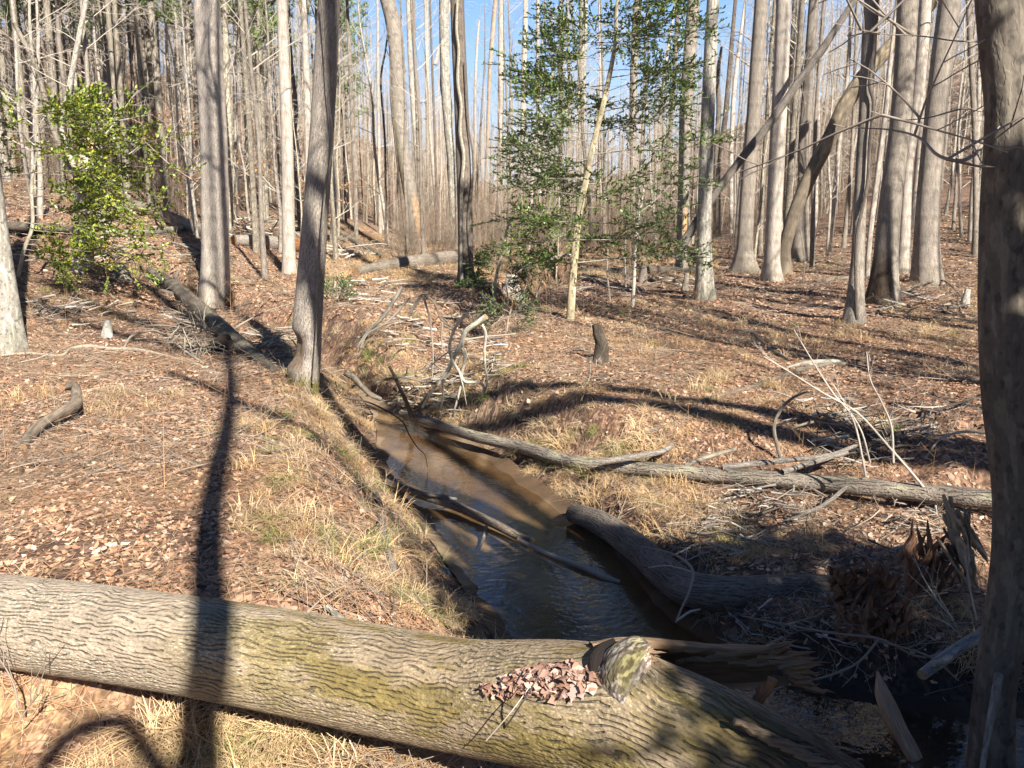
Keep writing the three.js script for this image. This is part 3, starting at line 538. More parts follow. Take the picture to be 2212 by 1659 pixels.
{ // beyond that the wood reads as one mass
  const rng = rngOf(91), root = thing('distant_woods', V(0, 0, 0), 'far off mass of bare grey woodland closing the valley', 'woods'); root.userData.kind = 'stuff';
  const lists = kinds.map(() => []), tint = kinds.map(() => []);
  for (let i = 0; i < 2100; i++) {
    const d = 56 + 120 * Math.pow(rng(), 1.15), ang = (rng() - .5) * 1.5, x = Math.tan(ang) * d * .92, z = -d, k = rng() < .45 ? 6 + Math.floor(rng() * 6) : Math.floor(rng() * 6);
    lists[k].push(mat4(V(x, H(x, z) - .1, z), yaw(rng() * 6.28), (.6 + .4 * rng()) * (x < -16 || x > 34 ? 1 : .66))); const c = .75 + .4 * rng(); tint[k].push(rgb(c * 1.02, c * .97, c * .92));
  }
  for (let i = 0; i < 700; i++) { // the same wood goes on all round
    const a = rng() * 6.283, d = 38 + 50 * rng(), x = Math.cos(a) * d, z = Math.sin(a) * d; if (z < 0 && Math.abs(x) < -z * .9) continue;
    const k = rng() < .4 ? 6 + Math.floor(rng() * 6) : Math.floor(rng() * 6); lists[k].push(mat4(V(x, H(x, z) - .1, z), yaw(rng() * 6.28), .6 + .3 * rng())); tint[k].push(rgb(.9, .86, .82));
  }
  for (let i = 0; i < 130; i++) { // and stands along the right of the view, throwing its stripes across the floor
    const x = 8 + 30 * rng(), z = -24 + 40 * rng(); if (inView(x, z, 1.08) || Math.hypot(x, z) < 9) continue;
    const k = Math.floor(rng() * 6); lists[k].push(mat4(V(x, H(x, z) - .1, z), yaw(rng() * 6.28), .7 + .4 * rng())); tint[k].push(rgb(.9, .86, .82));
  }
  kinds.forEach((k, i) => { inst(root, 'trunk', k.trunk, M[k.mat], lists[i], tint[i]); inst(root, 'twigs', k.twigs, M.twigPale, lists[i], tint[i]); });
}
{ // undergrowth: leafless saplings and brush, tan and grey
  const rng = rngOf(93), brush = [0, 1, 2].map((k) => { const r = rngOf(700 + k), g = new GB(); for (let i = 0; i < 9; i++) { const p = V((r() - .5) * .9, -.1, (r() - .5) * .9); limb(g, r, p, V((r() - .5) * .5, 1, (r() - .5) * .5), 1.2 + r() * 2.2, .010, 0, { levels: 2, kids: [6, 3], wander: .16, lift: .12, thin: .0035 }); } return g.build(); });
  const root = thing('undergrowth', V(0, 0, 0), 'leafless brown saplings and brush under the far trees', 'undergrowth'); root.userData.kind = 'stuff';
  const lists = brush.map(() => []), tint = brush.map(() => []);
  for (let i = 0; i < 1300; i++) {
    const d = 33 + 70 * Math.pow(rng(), 1.1), ang = (rng() - .5) * 1.3, x = Math.tan(ang) * d, z = -d, px = x / d * 1800 + 1106;
    if (d < 34 && px > 520 && px < 780) continue; if (d < 50 && px > 1640 && rng() < .8) continue; if (fbm(x * .12, z * .12, 2, 95) < .42) continue;
    const k = Math.floor(rng() * 3); lists[k].push(mat4(V(x, H(x, z), z), yaw(rng() * 6.28), V(1, .5 + .7 * rng(), 1).multiplyScalar(.6 + .5 * rng())));
    const c = .7 + .5 * rng(); tint[k].push(rng() < .2 ? rgb(c * 1.2, c * .95, c * .7) : rgb(c, c * .92, c * .82));
  }
  brush.forEach((g, i) => inst(root, 'stems', g, M.twig, lists[i], tint[i]));
}
{ // pines high on the left hillside
  const needle = new THREE.MeshStandardMaterial({ color: rgb(.15, .205, .08), roughness: .8, side: THREE.DoubleSide, vertexColors: true });
  const made = [0, 1, 2].map((s) => {
    const rng = rngOf(800 + s), t = new GB(), f = new GB(), h = 24 + s * 2, p = pathOf([[V(0, -.4, 0), .15], [V(.1, h * .5, 0), .11], [V(0, h, .1), .03]], 14);
    t.tube(p.pts, p.radii, 9, { rep: 3, tile: 1 });
    for (let k = 0; k < 34; k++) {
      const y = h * (.36 + .63 * k / 34), a = rng() * 6.28, len = (1 - (y / h - .36) / .64 * .75) * (2 + 1.6 * rng()), q = V(.05, y, .05), dir = V(Math.cos(a), .15 + .3 * rng(), Math.sin(a)), pts = [q, q.clone().addScaledVector(dir, len * .5), q.clone().addScaledVector(dir, len).add(V(0, .25, 0))];
      t.tube(pts, [.04, .025, .01], 4);
      for (let j = 0; j < 15; j++) {
        const c = pts[0].clone().lerp(pts[2], .3 + .75 * rng()).add(V(rng() - .5, rng() - .4, rng() - .5).multiplyScalar(.8)), n = 11, b = .7 + .6 * rng();
        for (let m = 0; m < n + 4; m++) { const d = V(rng() - .5, rng() - .25, rng() - .5).normalize().multiplyScalar(.22 + .2 * rng()), side = V(rng() - .5, rng() - .5, rng() - .5).cross(d).normalize(); f.strip([c, c.clone().add(d)], [.05, .02], side, [b, b, b * .8]); }
      }
    }
    return { t: t.build(), f: f.build() };
  });
  const rng = rngOf(97), protos = [];
  for (let i = 0; i < 44; i++) {
    const px = i < 36 ? -60 + rng() * 560 : 520 + rng() * 240, d = 34 + rng() * 30, p = at(px, 500, d), s = i % 3;
    let o;
    if (!protos[s]) { o = protos[s] = thing('pine_tree', null, 'tall pine with green needles among bare trees on the left hillside', 'pine tree', 'pines on the left hillside'); part(o, 'trunk', made[s].t, M.beech); part(o, 'needles', made[s].f, needle, 'stuff'); }
    else { o = protos[s].clone(); o.name = numbered('pine_tree'); scene.add(o); }
    o.position.set(p.x, H(p.x, p.z), p.z); o.rotation.y = rng() * 6.28; o.scale.setScalar(.7 + .4 * rng());
  }
}
// ---- left: split pair of leaning trunks, broken snag, beech saplings with last year's leaves
tree({ name: 'leaning_tree', label: 'left one of two bare trunks leaning apart in a V on the hillside', mat: 'beech', path: [[236, 500, 20], c1(370, 900, 34), c1(290, 640, 34), c1(250, 480, 32), c1(170, 300, 30), c1(90, 150, 26)], broken: 1, flare: 0 });
tree({ name: 'leaning_tree', label: 'right one of two bare trunks leaning apart in a V on the hillside', mat: 'mottled', path: [[238, 505, 18], c1(400, 860, 26), c1(440, 600, 34), c1(480, 380, 34), c1(515, 200, 32), c1(555, 0, 28)], flare: 0, tall: 13, crown: 4 });
{
  const foot = onGround(178, 586), d = -foot.z, root = thing('broken_snag', foot, 'splintered pale stub of a broken tree behind the green bush', 'tree stump');
  const q = [[176, 600, 46], [180, 500, 44], [186, 400, 40], [188, 340, 34], [193, 300, 18], [192, 285, 5]].map(([x, y, w]) => { const p = at(x, y, d + .4); return [p, w / 2 * depthOf(p) / FOCAL]; }), b = pathOf(q, 40);
  const g = new GB().tube(b.pts, b.radii, 26, { rep: 3, tile: 1, shape: (t, a, l) => 1 + .25 * (fbm(a * 2, l * .6, 2, 99) - .5) + smooth(.5, 1, t) * .5 * (fbm(a * 4, l * 1.5, 2, 98) - .5), color: (t, a) => mix3([.95, .9, .82], [1.6, 1.1, .75], smooth(.55, .75, t)) });
  part(root, 'trunk', g.build(true).translate(-foot.x, -foot.y, -foot.z), M.pale);
}
// ---------------------------------------------------------------- hollies
const hollyLeaf = (() => { const g = new GB(); g.strip([V(0, 0, 0), V(0, .012, .3), V(0, .02, .55), V(0, 0, .8), V(0, -.05, 1)], [.10, .42, .46, .34, .03], V(1, 0, 0)); return g.build(true); })();
function hollyMat(r, g, b) { return new THREE.MeshPhysicalMaterial({ color: rgb(r, g, b), roughness: .36, side: THREE.DoubleSide, specularIntensity: .9, transmission: .10, thickness: 0 }); }
function leafBranches(g, leaves, rng, p, dir, len, r, o, level = 0) {
  const n = 6, pts = [p.clone()], radii = [r], d = dir.clone().normalize();
  for (let i = 1; i <= n; i++) { d.add(V(rng() - .5, (rng() - .5) * .5 + o.droop * (i / n - .4), rng() - .5).multiplyScalar(.22)).normalize(); pts.push(pts[i - 1].clone().addScaledVector(d, len / n)); radii.push(Math.max(.0025, r * (1 - i / n * .85))); }
  g.tube(pts, radii, level ? 3 : 5, { tile: .6, rep: 1 });
  if (level < 2) {
    const kids = level ? 4 : Math.round(o.kids * (.7 + .5 * rng()));
    for (let k = 0; k < kids; k++) {
      const f = (level ? .2 : o.from ?? .25) + (level ? .75 : .72) * (k + rng()) / kids, i = Math.min(n - 1, Math.floor(f * n)), q = pts[i].clone().lerp(pts[i + 1], f * n - i), t = pts[i + 1].clone().sub(pts[i]).normalize();
      const s = V(rng() - .5, (rng() - .5) * .22, rng() - .5); s.addScaledVector(t, -s.dot(t)).normalize();
      leafBranches(g, leaves, rng, q, t.multiplyScalar(.8).addScaledVector(s, .75), level ? .22 + .2 * rng() : len * (.22 + .26 * rng()) + .12, Math.max(.003, r * .45), o, level + 1);
    }
  }
  if (level) {
    const c = Math.round(o.leaves * (level === 2 ? 1 : .7));
    for (let k = 0; k < c; k++) {
      const f = .15 + .85 * (k + rng()) / c, i = Math.min(n - 1, Math.floor(f * n)), q = pts[i].clone().lerp(pts[i + 1], f * n - i), t = pts[i + 1].clone().sub(pts[i]).normalize();
      const s = V(rng() - .5, rng() * .5 - .12, rng() - .5).addScaledVector(t, .5).normalize();
      const quat = new THREE.Quaternion().setFromUnitVectors(V(0, 0, 1), s), roll = new THREE.Quaternion().setFromAxisAngle(s, (rng() - .5) * 1.6), z = o.size * (.65 + .6 * rng());
      leaves.push(mat4(q, roll.multiply(quat), V(z * (.8 + .3 * rng()), z, z)));
    }
  }
}
function leafTint(rng, n, o) { const out = []; for (let i = 0; i < n; i++) { const b = .55 + .8 * rng(), y = rng() < (o.yellow ?? .1) ? 1 : 0; out.push(rgb(b * (1 + .9 * y), b * (1 + .35 * y), b * (1 - .1 * y))); } return out; }
{ // the tall one in the middle
  const foot = onGround(1232, 692), d = -foot.z, rng = rngOf(1234);
  const root = thing('holly_tree', foot, 'tall green holly tree with a pale smooth stem on the right bank', 'holly tree');
  const list = [[1232, 692, 17], c3(380, 1600, 50), c3(412, 1330, 44), c3(452, 1150, 40), c3(492, 950, 37), c3(548, 720, 34), c3(598, 500, 30), c3(640, 250, 26), c3(648, 40, 22), [1352, -60, 11], [1356, -180, 8], [1360, -300, 4]].map(([x, y, w]) => { const p = at(x, y, d); return [p, w / 2 * depthOf(p) / FOCAL]; });
  list.unshift([list[0][0].clone().add(V(0, -.3, 0)), list[0][1] * 1.2]);
  const b = pathOf(list, 60), g = new GB().tube(b.pts, b.radii, 16, { rep: 1, tile: 1, shape: (t, a, l) => 1 + .12 * (fbm(a * 1.5, l * 1.6, 2, 111) - .5) + .25 * Math.exp(-l / .3), color: (t, a, l, q) => { const k = .9 + .35 * fbm(a, l * 2, 3, 112), m = .4 * smooth(.45, .65, fbm(a * 2, l * 3, 2, 113)); return mix3([k * 1.05, k, k * .86], [.75 * k, .8 * k, .45 * k], m); } });
  const away = (q) => q.translate(-foot.x, -foot.y, -foot.z);
  part(root, 'trunk', away(seamless(g.build(true), 16, 61)), M.holly);
  const leaves = [], o = { droop: -.25, kids: 14, leaves: 15, size: .064 };
  const arm = (px, py, dir, len, r, opt) => { // from the stem at that height
    let best = 0; b.pts.forEach((p, i) => { if (Math.abs(p.y - at(px, py, d).y) < Math.abs(b.pts[best].y - at(px, py, d).y)) best = i; });
    const gg = new GB(); leafBranches(gg, leaves, rng, b.pts[best], dir, len, r, { ...o, ...opt }); part(root, 'branch', away(gg.build()), M.holly);
  };
  // tiers, from the photograph: heights in px, reach to the left and to the right
  const tiers = [[560, 1.0, 2.6], [520, 1.5, 2.6], [480, 1.7, 2.5], [455, 2.0, 2.9], [430, 1.8, 3.0], [400, 2.0, 2.8], [370, 1.9, 2.6], [340, 1.9, 2.6], [310, 1.9, 2.5], [285, 2.0, 2.6], [255, 2.1, 2.2], [228, 2.1, 2.1], [205, 2.1, 2.0], [185, 2.1, 2.1], [165, 2.0, 2.0], [140, 1.8, 1.9], [110, 1.6, 2.0], [80, 1.7, 2.0], [45, 1.7, 1.9], [10, 1.6, 1.8], [-30, 1.4, 1.5], [-80, 1.2, 1.2], [-130, 1, 1], [-190, .8, .8], [-250, .6, .6]];
  for (const [py, l, r] of tiers) for (const [reach, sgn] of [[l, -1], [r, 1], [.5 * (l + r) * .8, rng() < .5 ? -1 : 1]]) {
    if (sgn > 0 && rng() < .22) continue; const third = reach === .5 * (l + r) * .8, a = third ? (rng() < .35 ? 1.2 : -1.2) + (rng() - .5) * .6 : (rng() - .5) * 1.3, dir = V(Math.cos(a) * sgn, -.06 + .22 * rng() + (py > 400 ? -.05 : .05), Math.sin(a));
    arm(1250, py + (rng() - .5) * 22, dir, reach * (.66 + .40 * rng()) * (sgn > 0 ? .92 : 1), .007 + .004 * reach * rng(), {});
  }
  const bb = new GB(), lowArm = pathOf([[1240, 553, 8], [1213, 552, 8], [1185, 560, 7], [1166, 558, 7], [1140, 572, 5], [1118, 590, 3]].map(([x, y, w], i) => { const p = at(x, y, d - .02 * i); return [p, metres(w, p) / 2]; }), 16); bb.tube(lowArm.pts, lowArm.radii, 7, { tile: .5 });
  part(root, 'branch', away(bb.build()), M.holly);
  const f = inst(root, 'leaves', hollyLeaf, hollyMat(.105, .165, .045), leaves, leafTint(rng, leaves.length, { yellow: .14 })); f.position.set(-foot.x, -foot.y, -foot.z);
}
function smallHolly(o) {
  const foot = onGround(...o.foot), d = -foot.z, rng = rngOf(o.seed), root = thing('holly_bush', foot, o.label, 'holly bush');
  const away = (q) => q.translate(-foot.x, -foot.y, -foot.z), leaves = [];
  const p = pathOf(o.stem.map(([x, y, w]) => { const q = at(x, y, d); return [q, metres(w, q) / 2]; }), 24);
  part(root, 'stem', away(new GB().tube(p.pts, p.radii, 8, { tile: .6 }).build()), M.holly);
  for (const [px, py, dx, dy, len] of o.arms) {
    let best = 0; p.pts.forEach((q, i) => { if (Math.abs(q.y - at(px, py, d).y) < Math.abs(p.pts[best].y - at(px, py, d).y)) best = i; });
    const gg = new GB(); leafBranches(gg, leaves, rng, p.pts[best], V(dx, dy, (rng() - .5) * 1.1), len, .008, { droop: -.25, kids: 8, leaves: o.leaves ?? 9, size: o.size ?? .07 }); part(root, 'branch', away(gg.build()), M.holly);
  }
  const f = inst(root, 'leaves', hollyLeaf, o.mat, leaves, leafTint(rng, leaves.length, { yellow: o.yellow })); f.position.set(-foot.x, -foot.y, -foot.z);
}
const leftArms = []; { const r = rngOf(4); for (let k = 0; k < 48; k++) { const y = 215 + 360 * (k / 48); leftArms.push([60, y, k % 3 ? .9 : -1, (r() - .5) * .3, (.7 + .8 * r()) * (y > 270 ? 1.7 : 1.0)]); } }
smallHolly({ seed: 61, label: 'sunlit yellow green holly bush in front of the broken snag at left', foot: [40, 600], stem: [[38, 605, 8], [52, 540, 8], [70, 490, 8], [68, 400, 7], [80, 320, 5], [78, 230, 3]], arms: leftArms, mat: hollyMat(.16, .225, .04), yellow: .35, size: .072, leaves: 17 });
const rightArms = []; { const r = rngOf(6); for (let k = 0; k < 12; k++) rightArms.push([1070, 545 + 95 * k / 12, k % 2 ? .95 : -1, (r() - .5) * .3, .45 + .55 * r()]); }
smallHolly({ seed: 63, label: 'low spreading young holly at the left foot of the tall holly', foot: [1066, 652], stem: [[1066, 655, 8], [1072, 600, 7], [1085, 540, 6], [1100, 480, 5]], arms: rightArms, mat: hollyMat(.08, .14, .035), yellow: .12, size: .075 });
smallHolly({ seed: 65, label: 'tiny green sprig growing on the far left bank', foot: [728, 652], stem: [[728, 652, 4], [729, 640, 3], [728, 628, 2]], arms: [[728, 648, 1, .3, .25], [728, 640, -1, .3, .28], [728, 636, .6, .5, .25], [728, 632, -.5, .6, .22]], mat: hollyMat(.07, .12, .03), yellow: .1, size: .06, leaves: 6 });
smallHolly({ seed: 67, label: 'sparse evergreen seedling in the dark gully below the tall holly', foot: [1095, 715], stem: [[1095, 715, 4], [1098, 690, 3], [1104, 668, 2]], arms: [[1095, 700, 1, .2, .4], [1095, 690, -1, .2, .4], [1095, 680, .7, .4, .35], [1095, 675, -.7, .3, .35]], mat: hollyMat(.055, .10, .025), yellow: .1, size: .06, leaves: 5 });
{ // beech saplings that keep their coppery leaves
  const copper = new THREE.MeshPhysicalMaterial({ color: rgb(.50, .27, .11), roughness: .8, side: THREE.DoubleSide, transmission: .25, thickness: 0 });
  [[395, 340, 33], [375, 300, 36], [510, 470, 40], [690, 400, 42]].forEach(([x, y, d], s) => {
    const g0 = at(x, y, d), foot = V(g0.x, H(g0.x, g0.z), g0.z), rng = rngOf(900 + s), root = thing('beech_sapling', foot, ['copper leaved beech sapling beside the stout poplar on the left slope', 'smaller copper leaved sapling further up the left slope', 'sapling with a few tan leaves right of the stout poplar', 'sapling with tan leaves behind the gnawed tree'][s], 'sapling');
    const leaves = [], h = s < 2 ? 5.2 : 3.5, p = pathOf([[V(0, -.2, 0), .035], [V(.1, h * .5, 0), .025], [V(0, h, 0), .006]], 12);
    part(root, 'trunk', new GB().tube(p.pts, p.radii, 7, { tile: 1 }).build(), M.mottled);
    const gg = new GB(); for (let k = 0; k < 11; k++) { const a = rng() * 6.28; leafBranches(gg, leaves, rng, p.pts[3 + Math.floor(rng() * 8)], V(Math.cos(a), .2, Math.sin(a)), .7 + .8 * rng(), .007, { droop: 0, kids: 5, leaves: 4, size: .10 }); }
    part(root, 'branches', gg.build(), M.twigPale); inst(root, 'leaves', hollyLeaf, copper, leaves.filter(() => rng() < .6));
  });
}
// ---------------------------------------------------------------- the big log in the foreground
const knobAt = atZ(1335, 1440, 3.25);
const bigLog = (() => {
  const q = [[-330, 1300, 89, 4.65], [-150, 1321, 91, 4.55], [0, 1339, 95, 4.4], [220, 1367, 99, 4.25], [440, 1400, 103, 4.1], [660, 1437, 108, 4.0], [1000, 1502, 118, 3.78], [1250, 1532, 142, 3.5], [1450, 1598, 150, 3.32], [1620, 1680, 150, 3.2], [1800, 1790, 150, 3.1]].map(([x, y, r, z]) => [atZ(x, y, z), r * z / FOCAL]);
  const rows = 600, sides = 240, b = pathOf(q, rows), mid = V();
  const h = (len, a) => { // furrows along the log, plates between them
    return logRidge(a / 6.2832 * 2, len / 1.5); };
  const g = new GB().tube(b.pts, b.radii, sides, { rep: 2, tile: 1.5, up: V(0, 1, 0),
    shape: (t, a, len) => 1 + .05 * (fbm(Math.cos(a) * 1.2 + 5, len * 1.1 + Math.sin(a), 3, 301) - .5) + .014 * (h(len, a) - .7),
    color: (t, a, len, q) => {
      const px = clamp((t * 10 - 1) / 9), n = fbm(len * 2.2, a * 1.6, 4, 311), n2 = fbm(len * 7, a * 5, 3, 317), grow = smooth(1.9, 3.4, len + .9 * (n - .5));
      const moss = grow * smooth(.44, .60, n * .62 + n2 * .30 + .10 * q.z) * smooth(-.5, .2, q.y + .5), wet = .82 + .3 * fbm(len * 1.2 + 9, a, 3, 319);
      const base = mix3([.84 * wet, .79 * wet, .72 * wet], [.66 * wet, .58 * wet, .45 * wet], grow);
      return mix3(mix3(base, [.36, .31, .07], moss * .8), [.16, .125, .095], .85 * smooth(4.70, 5.1, len + .5 * (n2 - .5)));  // right end darkened: rot tone, with shade put into the colour too
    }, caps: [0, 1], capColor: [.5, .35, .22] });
  // a swollen knob on the upper side where a limb tore off
  for (let i = 0; i < g.p.length; i += 3) {
    mid.set(g.p[i], g.p[i + 1], g.p[i + 2]); const dd = mid.distanceTo(knobAt), s = Math.exp(-((dd / .17) ** 2)) * .085 * (1 + .5 * (fbm(mid.x * 12, mid.z * 12 + mid.y * 9, 3, 321) - .5));
    g.p[i + 1] += s * .9; g.p[i] += s * .35; g.p[i + 2] -= s * .1;
    const knot = mid.distanceTo(atZ(1412, 1560, 3.02)), ks = Math.exp(-(((knot - .045) / .02) ** 2)) * .022 - Math.exp(-((knot / .03) ** 2)) * .03; g.p[i + 1] += ks; g.p[i + 2] += ks;
  }
  const foot = b.pts[300].clone(), root = thing('fallen_log', foot, 'big mossy fallen log lying across the whole foreground', 'log');
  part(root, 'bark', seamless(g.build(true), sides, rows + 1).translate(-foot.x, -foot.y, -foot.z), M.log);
  return root;
})();
{ // torn hollow limb at its right end, with splinters
  const foot = bigLog.position, away = (q) => q.translate(-foot.x, -foot.y, -foot.z), rng = rngOf(331);
  const q = [[1285, 1440, 52, 3.40], [1350, 1428, 50, 3.42], [1450, 1432, 48, 3.50], [1560, 1440, 46, 3.60], [1690, 1438, 42, 3.72]].map(([x, y, r, z]) => [atZ(x, y, z), r * z / FOCAL]), b = pathOf(q, 60), sides = 40, N = 61;
  const shell = new GB();   // an open shell: outside and inside walls, ragged at its ends
  const T = V(), U = V(), B = V();
  const P = (i, k, r) => { T.subVectors(b.pts[Math.min(60, i + 1)], b.pts[Math.max(0, i - 1)]).normalize(); U.set(0, 1, 0).addScaledVector(T, -T.y).normalize(); B.crossVectors(T, U); const a = (-.15 + 1.15 * k / sides) * Math.PI * 1.05 + .2, rag = 1 + .12 * (fbm(k * .5, i * .12, 3, 333) - .5); return b.pts[i].clone().addScaledVector(U, Math.cos(a) * r * rag).addScaledVector(B, -Math.sin(a) * r * rag); };
  for (const [f, tint] of [[1, [.75, .62, .48]], [.72, [.55, .42, .30]]]) {
    const base = shell.p.length / 3;
    for (let i = 0; i < N; i++) for (let k = 0; k <= sides; k++) {
      const end = i === 60 ? (fbm(k * .9, 3, 3, 337) - .35) * .22 : 0, p = P(i, k, b.radii[i] * f).addScaledVector(T, end); shell.p.push(p.x, p.y, p.z); shell.n.push(0, 1, 0); shell.t.push(k / sides, i / 60 * 1.2); const m = .6 + .8 * fbm(i * .15, k * .3, 3, 339); shell.c.push(tint[0] * m, tint[1] * m, tint[2] * m);
    }
    for (let i = 0; i < N - 1; i++) for (let k = 0; k < sides; k++) { const a = base + i * (sides + 1) + k, c = a + sides + 1; shell.i.push(a, a + 1, c, a + 1, c + 1, c); }
  }
  const half = shell.p.length / 6;
  for (let i = 0; i < N - 1; i++) for (const k of [0, sides]) { const a = i * (sides + 1) + k, c = a + sides + 1; shell.i.push(a, c, a + half, c, c + half, a + half); }
  part(bigLog, 'torn_limb', away(shell.build(true)), M.wood);
  { // the swollen knob itself, bark below and bare torn wood on its top right, a near-black tube on its left stands for hollow shade
    const k = pathOf([[atZ(1345, 1545, 3.36), .14], [atZ(1345, 1490, 3.30), .135], [atZ(1355, 1445, 3.29), .115], [atZ(1375, 1418, 3.31), .085], [atZ(1398, 1404, 3.34), .045]], 40);
    part(bigLog, 'knob', away(seamless(new GB().tube(k.pts, k.radii, 48, { rep: 1, tile: .7, caps: [1], capColor: [.5, .4, .3], shape: (t, a, l, q) => 1 + .34 * (fbm(a * 1.6, l * 13, 4, 341) - .5) + smooth(.7, 1, t) * .5 * (fbm(a * 4, l * 3, 3, 345) - .5), color: (t, a, l, q) => { const m = smooth(.42, .58, fbm(a * 1.8, l * 8, 3, 347)), w = .12 + .28 * fbm(a * 2, l * 16, 4, 349), raw = smooth(.25, .6, q.x + .25 * (t - .3)) * smooth(.42, .55, t) * (.5 + .8 * fbm(a * 9, l * 5, 3, 353)); return mix3(mix3([w * .9, w * .8, w * .65], [.20, .18, .045], m * .7), [.50, .40, .33], raw); } }).build(true), 48, 41)), M.rough);
    const c = pathOf([[atZ(1300, 1480, 3.25), .012], [atZ(1286, 1455, 3.27), .022], [atZ(1288, 1425, 3.29), .03], [atZ(1305, 1402, 3.33), .025], [atZ(1330, 1388, 3.34), .02]], 24);
    part(bigLog, 'cleft', away(new GB().tube(c.pts, c.radii, 12, { rep: 1, tile: .5, shape: (t, a, l) => 1 + .5 * (fbm(a * 2, l * 12, 3, 351) - .5), color: () => [.05, .045, .04] }).build(true)), M.rot);
  }
  const shard = (p, dir, len, w, tint) => { const d = dir.clone().normalize(), pts = [], radii = []; for (let i = 0; i <= 6; i++) { pts.push(p.clone().addScaledVector(d, len * i / 6).add(V(rng() - .5, rng() - .5, rng() - .5).multiplyScalar(.012))); radii.push(w * (i < 4 ? 1 : 1 - (i - 3) / 3.1) * (.8 + .4 * rng())); } part(bigLog, 'splinter', away(new GB().tube(pts, radii, 5, { tile: .3, rep: 1, color: () => tint, caps: [0, 1] }).build(true)), M.wood); };
  for (let k = 0; k < 9; k++) shard(atZ(1375 + k * 7, 1408 + k * 9, 3.27), V(.9, .05 - .05 * k, .1), .07 + .06 * rng(), .012, [1.25, 1.05, .85]);
  for (let k = 0; k < 12; k++) shard(atZ(1440 + 22 * k, 1418 + (rng() - .3) * 34, 3.48), V(.95, -.1 + .1 * rng(), -.15), .16 + .14 * rng(), .010, [.9, .78, .62]);
  for (let k = 0; k < 9; k++) shard(atZ(1650 + 8 * k, 1405 + 9 * k, 3.66), V(.8, .25 - .06 * k, -.05), .10 + .12 * rng(), .016, [1.15, .85, .62]);
  for (let k = 0; k < 5; k++) shard(atZ(1668 - 5 * k, 1468 + 6 * k, 3.45), V(-.4, -.5, .3), .08 + .05 * rng(), .022, [1.5, .75, .38]);
  for (let k = 0; k < 7; k++) shard(atZ(1585 + 26 * k, 1560 + 14 * k, 3.0), V(.9, -.25, 0), .14 + .1 * rng(), .014, [.8, .75, .68]);
}
{ // dead leaves gathered in the crotch of the log
  const rng = rngOf(341), ray3 = new THREE.Raycaster(); bigLog.updateMatrixWorld(true); const bark = bigLog.children[0];
  const drop = (x, y) => { const r = ray(x, y).normalize(); ray3.set(EYE, r); const hit = ray3.intersectObject(bark)[0]; return hit && { p: hit.point.clone(), n: hit.face.normal.clone() }; };
  const root = thing('leaf_pile', drop(1170, 1478).p, 'pile of curled pinkish dead leaves caught on the mossy log', 'leaf pile');
  const shapes = [0, 1, 2, 3].map((s) => { const r = rngOf(350 + s), g = new GB(), n = 6, pts = [], w = []; for (let i = 0; i <= n; i++) { const t = i / n; pts.push(V(0, .25 * Math.sin(t * 3) * (r() - .3) + .06 * r(), t - .5)); w.push(i === n ? .04 : i ? (.5 + .3 * Math.sin(t * 12.5 + s)) * Math.sin(Math.PI * Math.pow(t, .8)) + .06 : .05); } g.strip(pts, w, V(1, .25 * (r() - .5), 0).normalize()); return g.build(true); });
  const mats = [[.34, .20, .145], [.26, .145, .095], [.42, .28, .21], [.18, .10, .065], [.33, .23, .19]].map((c) => new THREE.MeshStandardMaterial({ color: rgb(...c), roughness: .75, side: THREE.DoubleSide }));
  let made = 0;
  for (let k = 0; k < 420 && made < 170; k++) {
    const a = rng() * 6.28, r = Math.pow(rng(), .62), x = 1172 + Math.cos(a) * r * 122, y = 1478 + Math.sin(a) * r * (26 + 22 * smooth(1100, 1260, 1172 + Math.cos(a) * r * 100)) - .10 * (x - 1172), hit = drop(x, y); if (!hit) continue;
    const m = new THREE.Mesh(shapes[made % 4], mats[Math.floor(rng() * 5)]); m.name = made ? `leaf_${String(made).padStart(3, '0')}` : 'leaf'; m.castShadow = m.receiveShadow = true;
    m.position.copy(hit.p).addScaledVector(hit.n, .006 + .03 * rng() * (1 - r)).sub(root.position); m.rotation.set((rng() - .5) * 1.5, rng() * 6.28, (rng() - .5) * 1.5 + .3); m.scale.setScalar(.04 + .07 * rng() * rng() + .02 * rng()); root.add(m); made++;
  }
}
for (const [label, q] of [['thin dark stem standing out of the leaf pile on the mossy log', [[1092, 1572, 3.36, 4], [1130, 1515, 3.2, 4], [1162, 1462, 3.15, 3], [1186, 1420, 3.2, 2]]], ['pale dry stem lying over the leaf pile on the mossy log', [[1050, 1600, 3.3, 3], [1110, 1530, 3.2, 3], [1150, 1475, 3.22, 2]]]]) {
  const b = pathOf(q.map(([x, y, z, w]) => [atZ(x, y, z), w / 2 * z / FOCAL]), 20); single('dead_branch', new GB().tube(b.pts, b.radii, 6, { tile: .4 }).build(), label[0] === 't' ? M.twigDark : M.twigPale, label, 'branch');
}
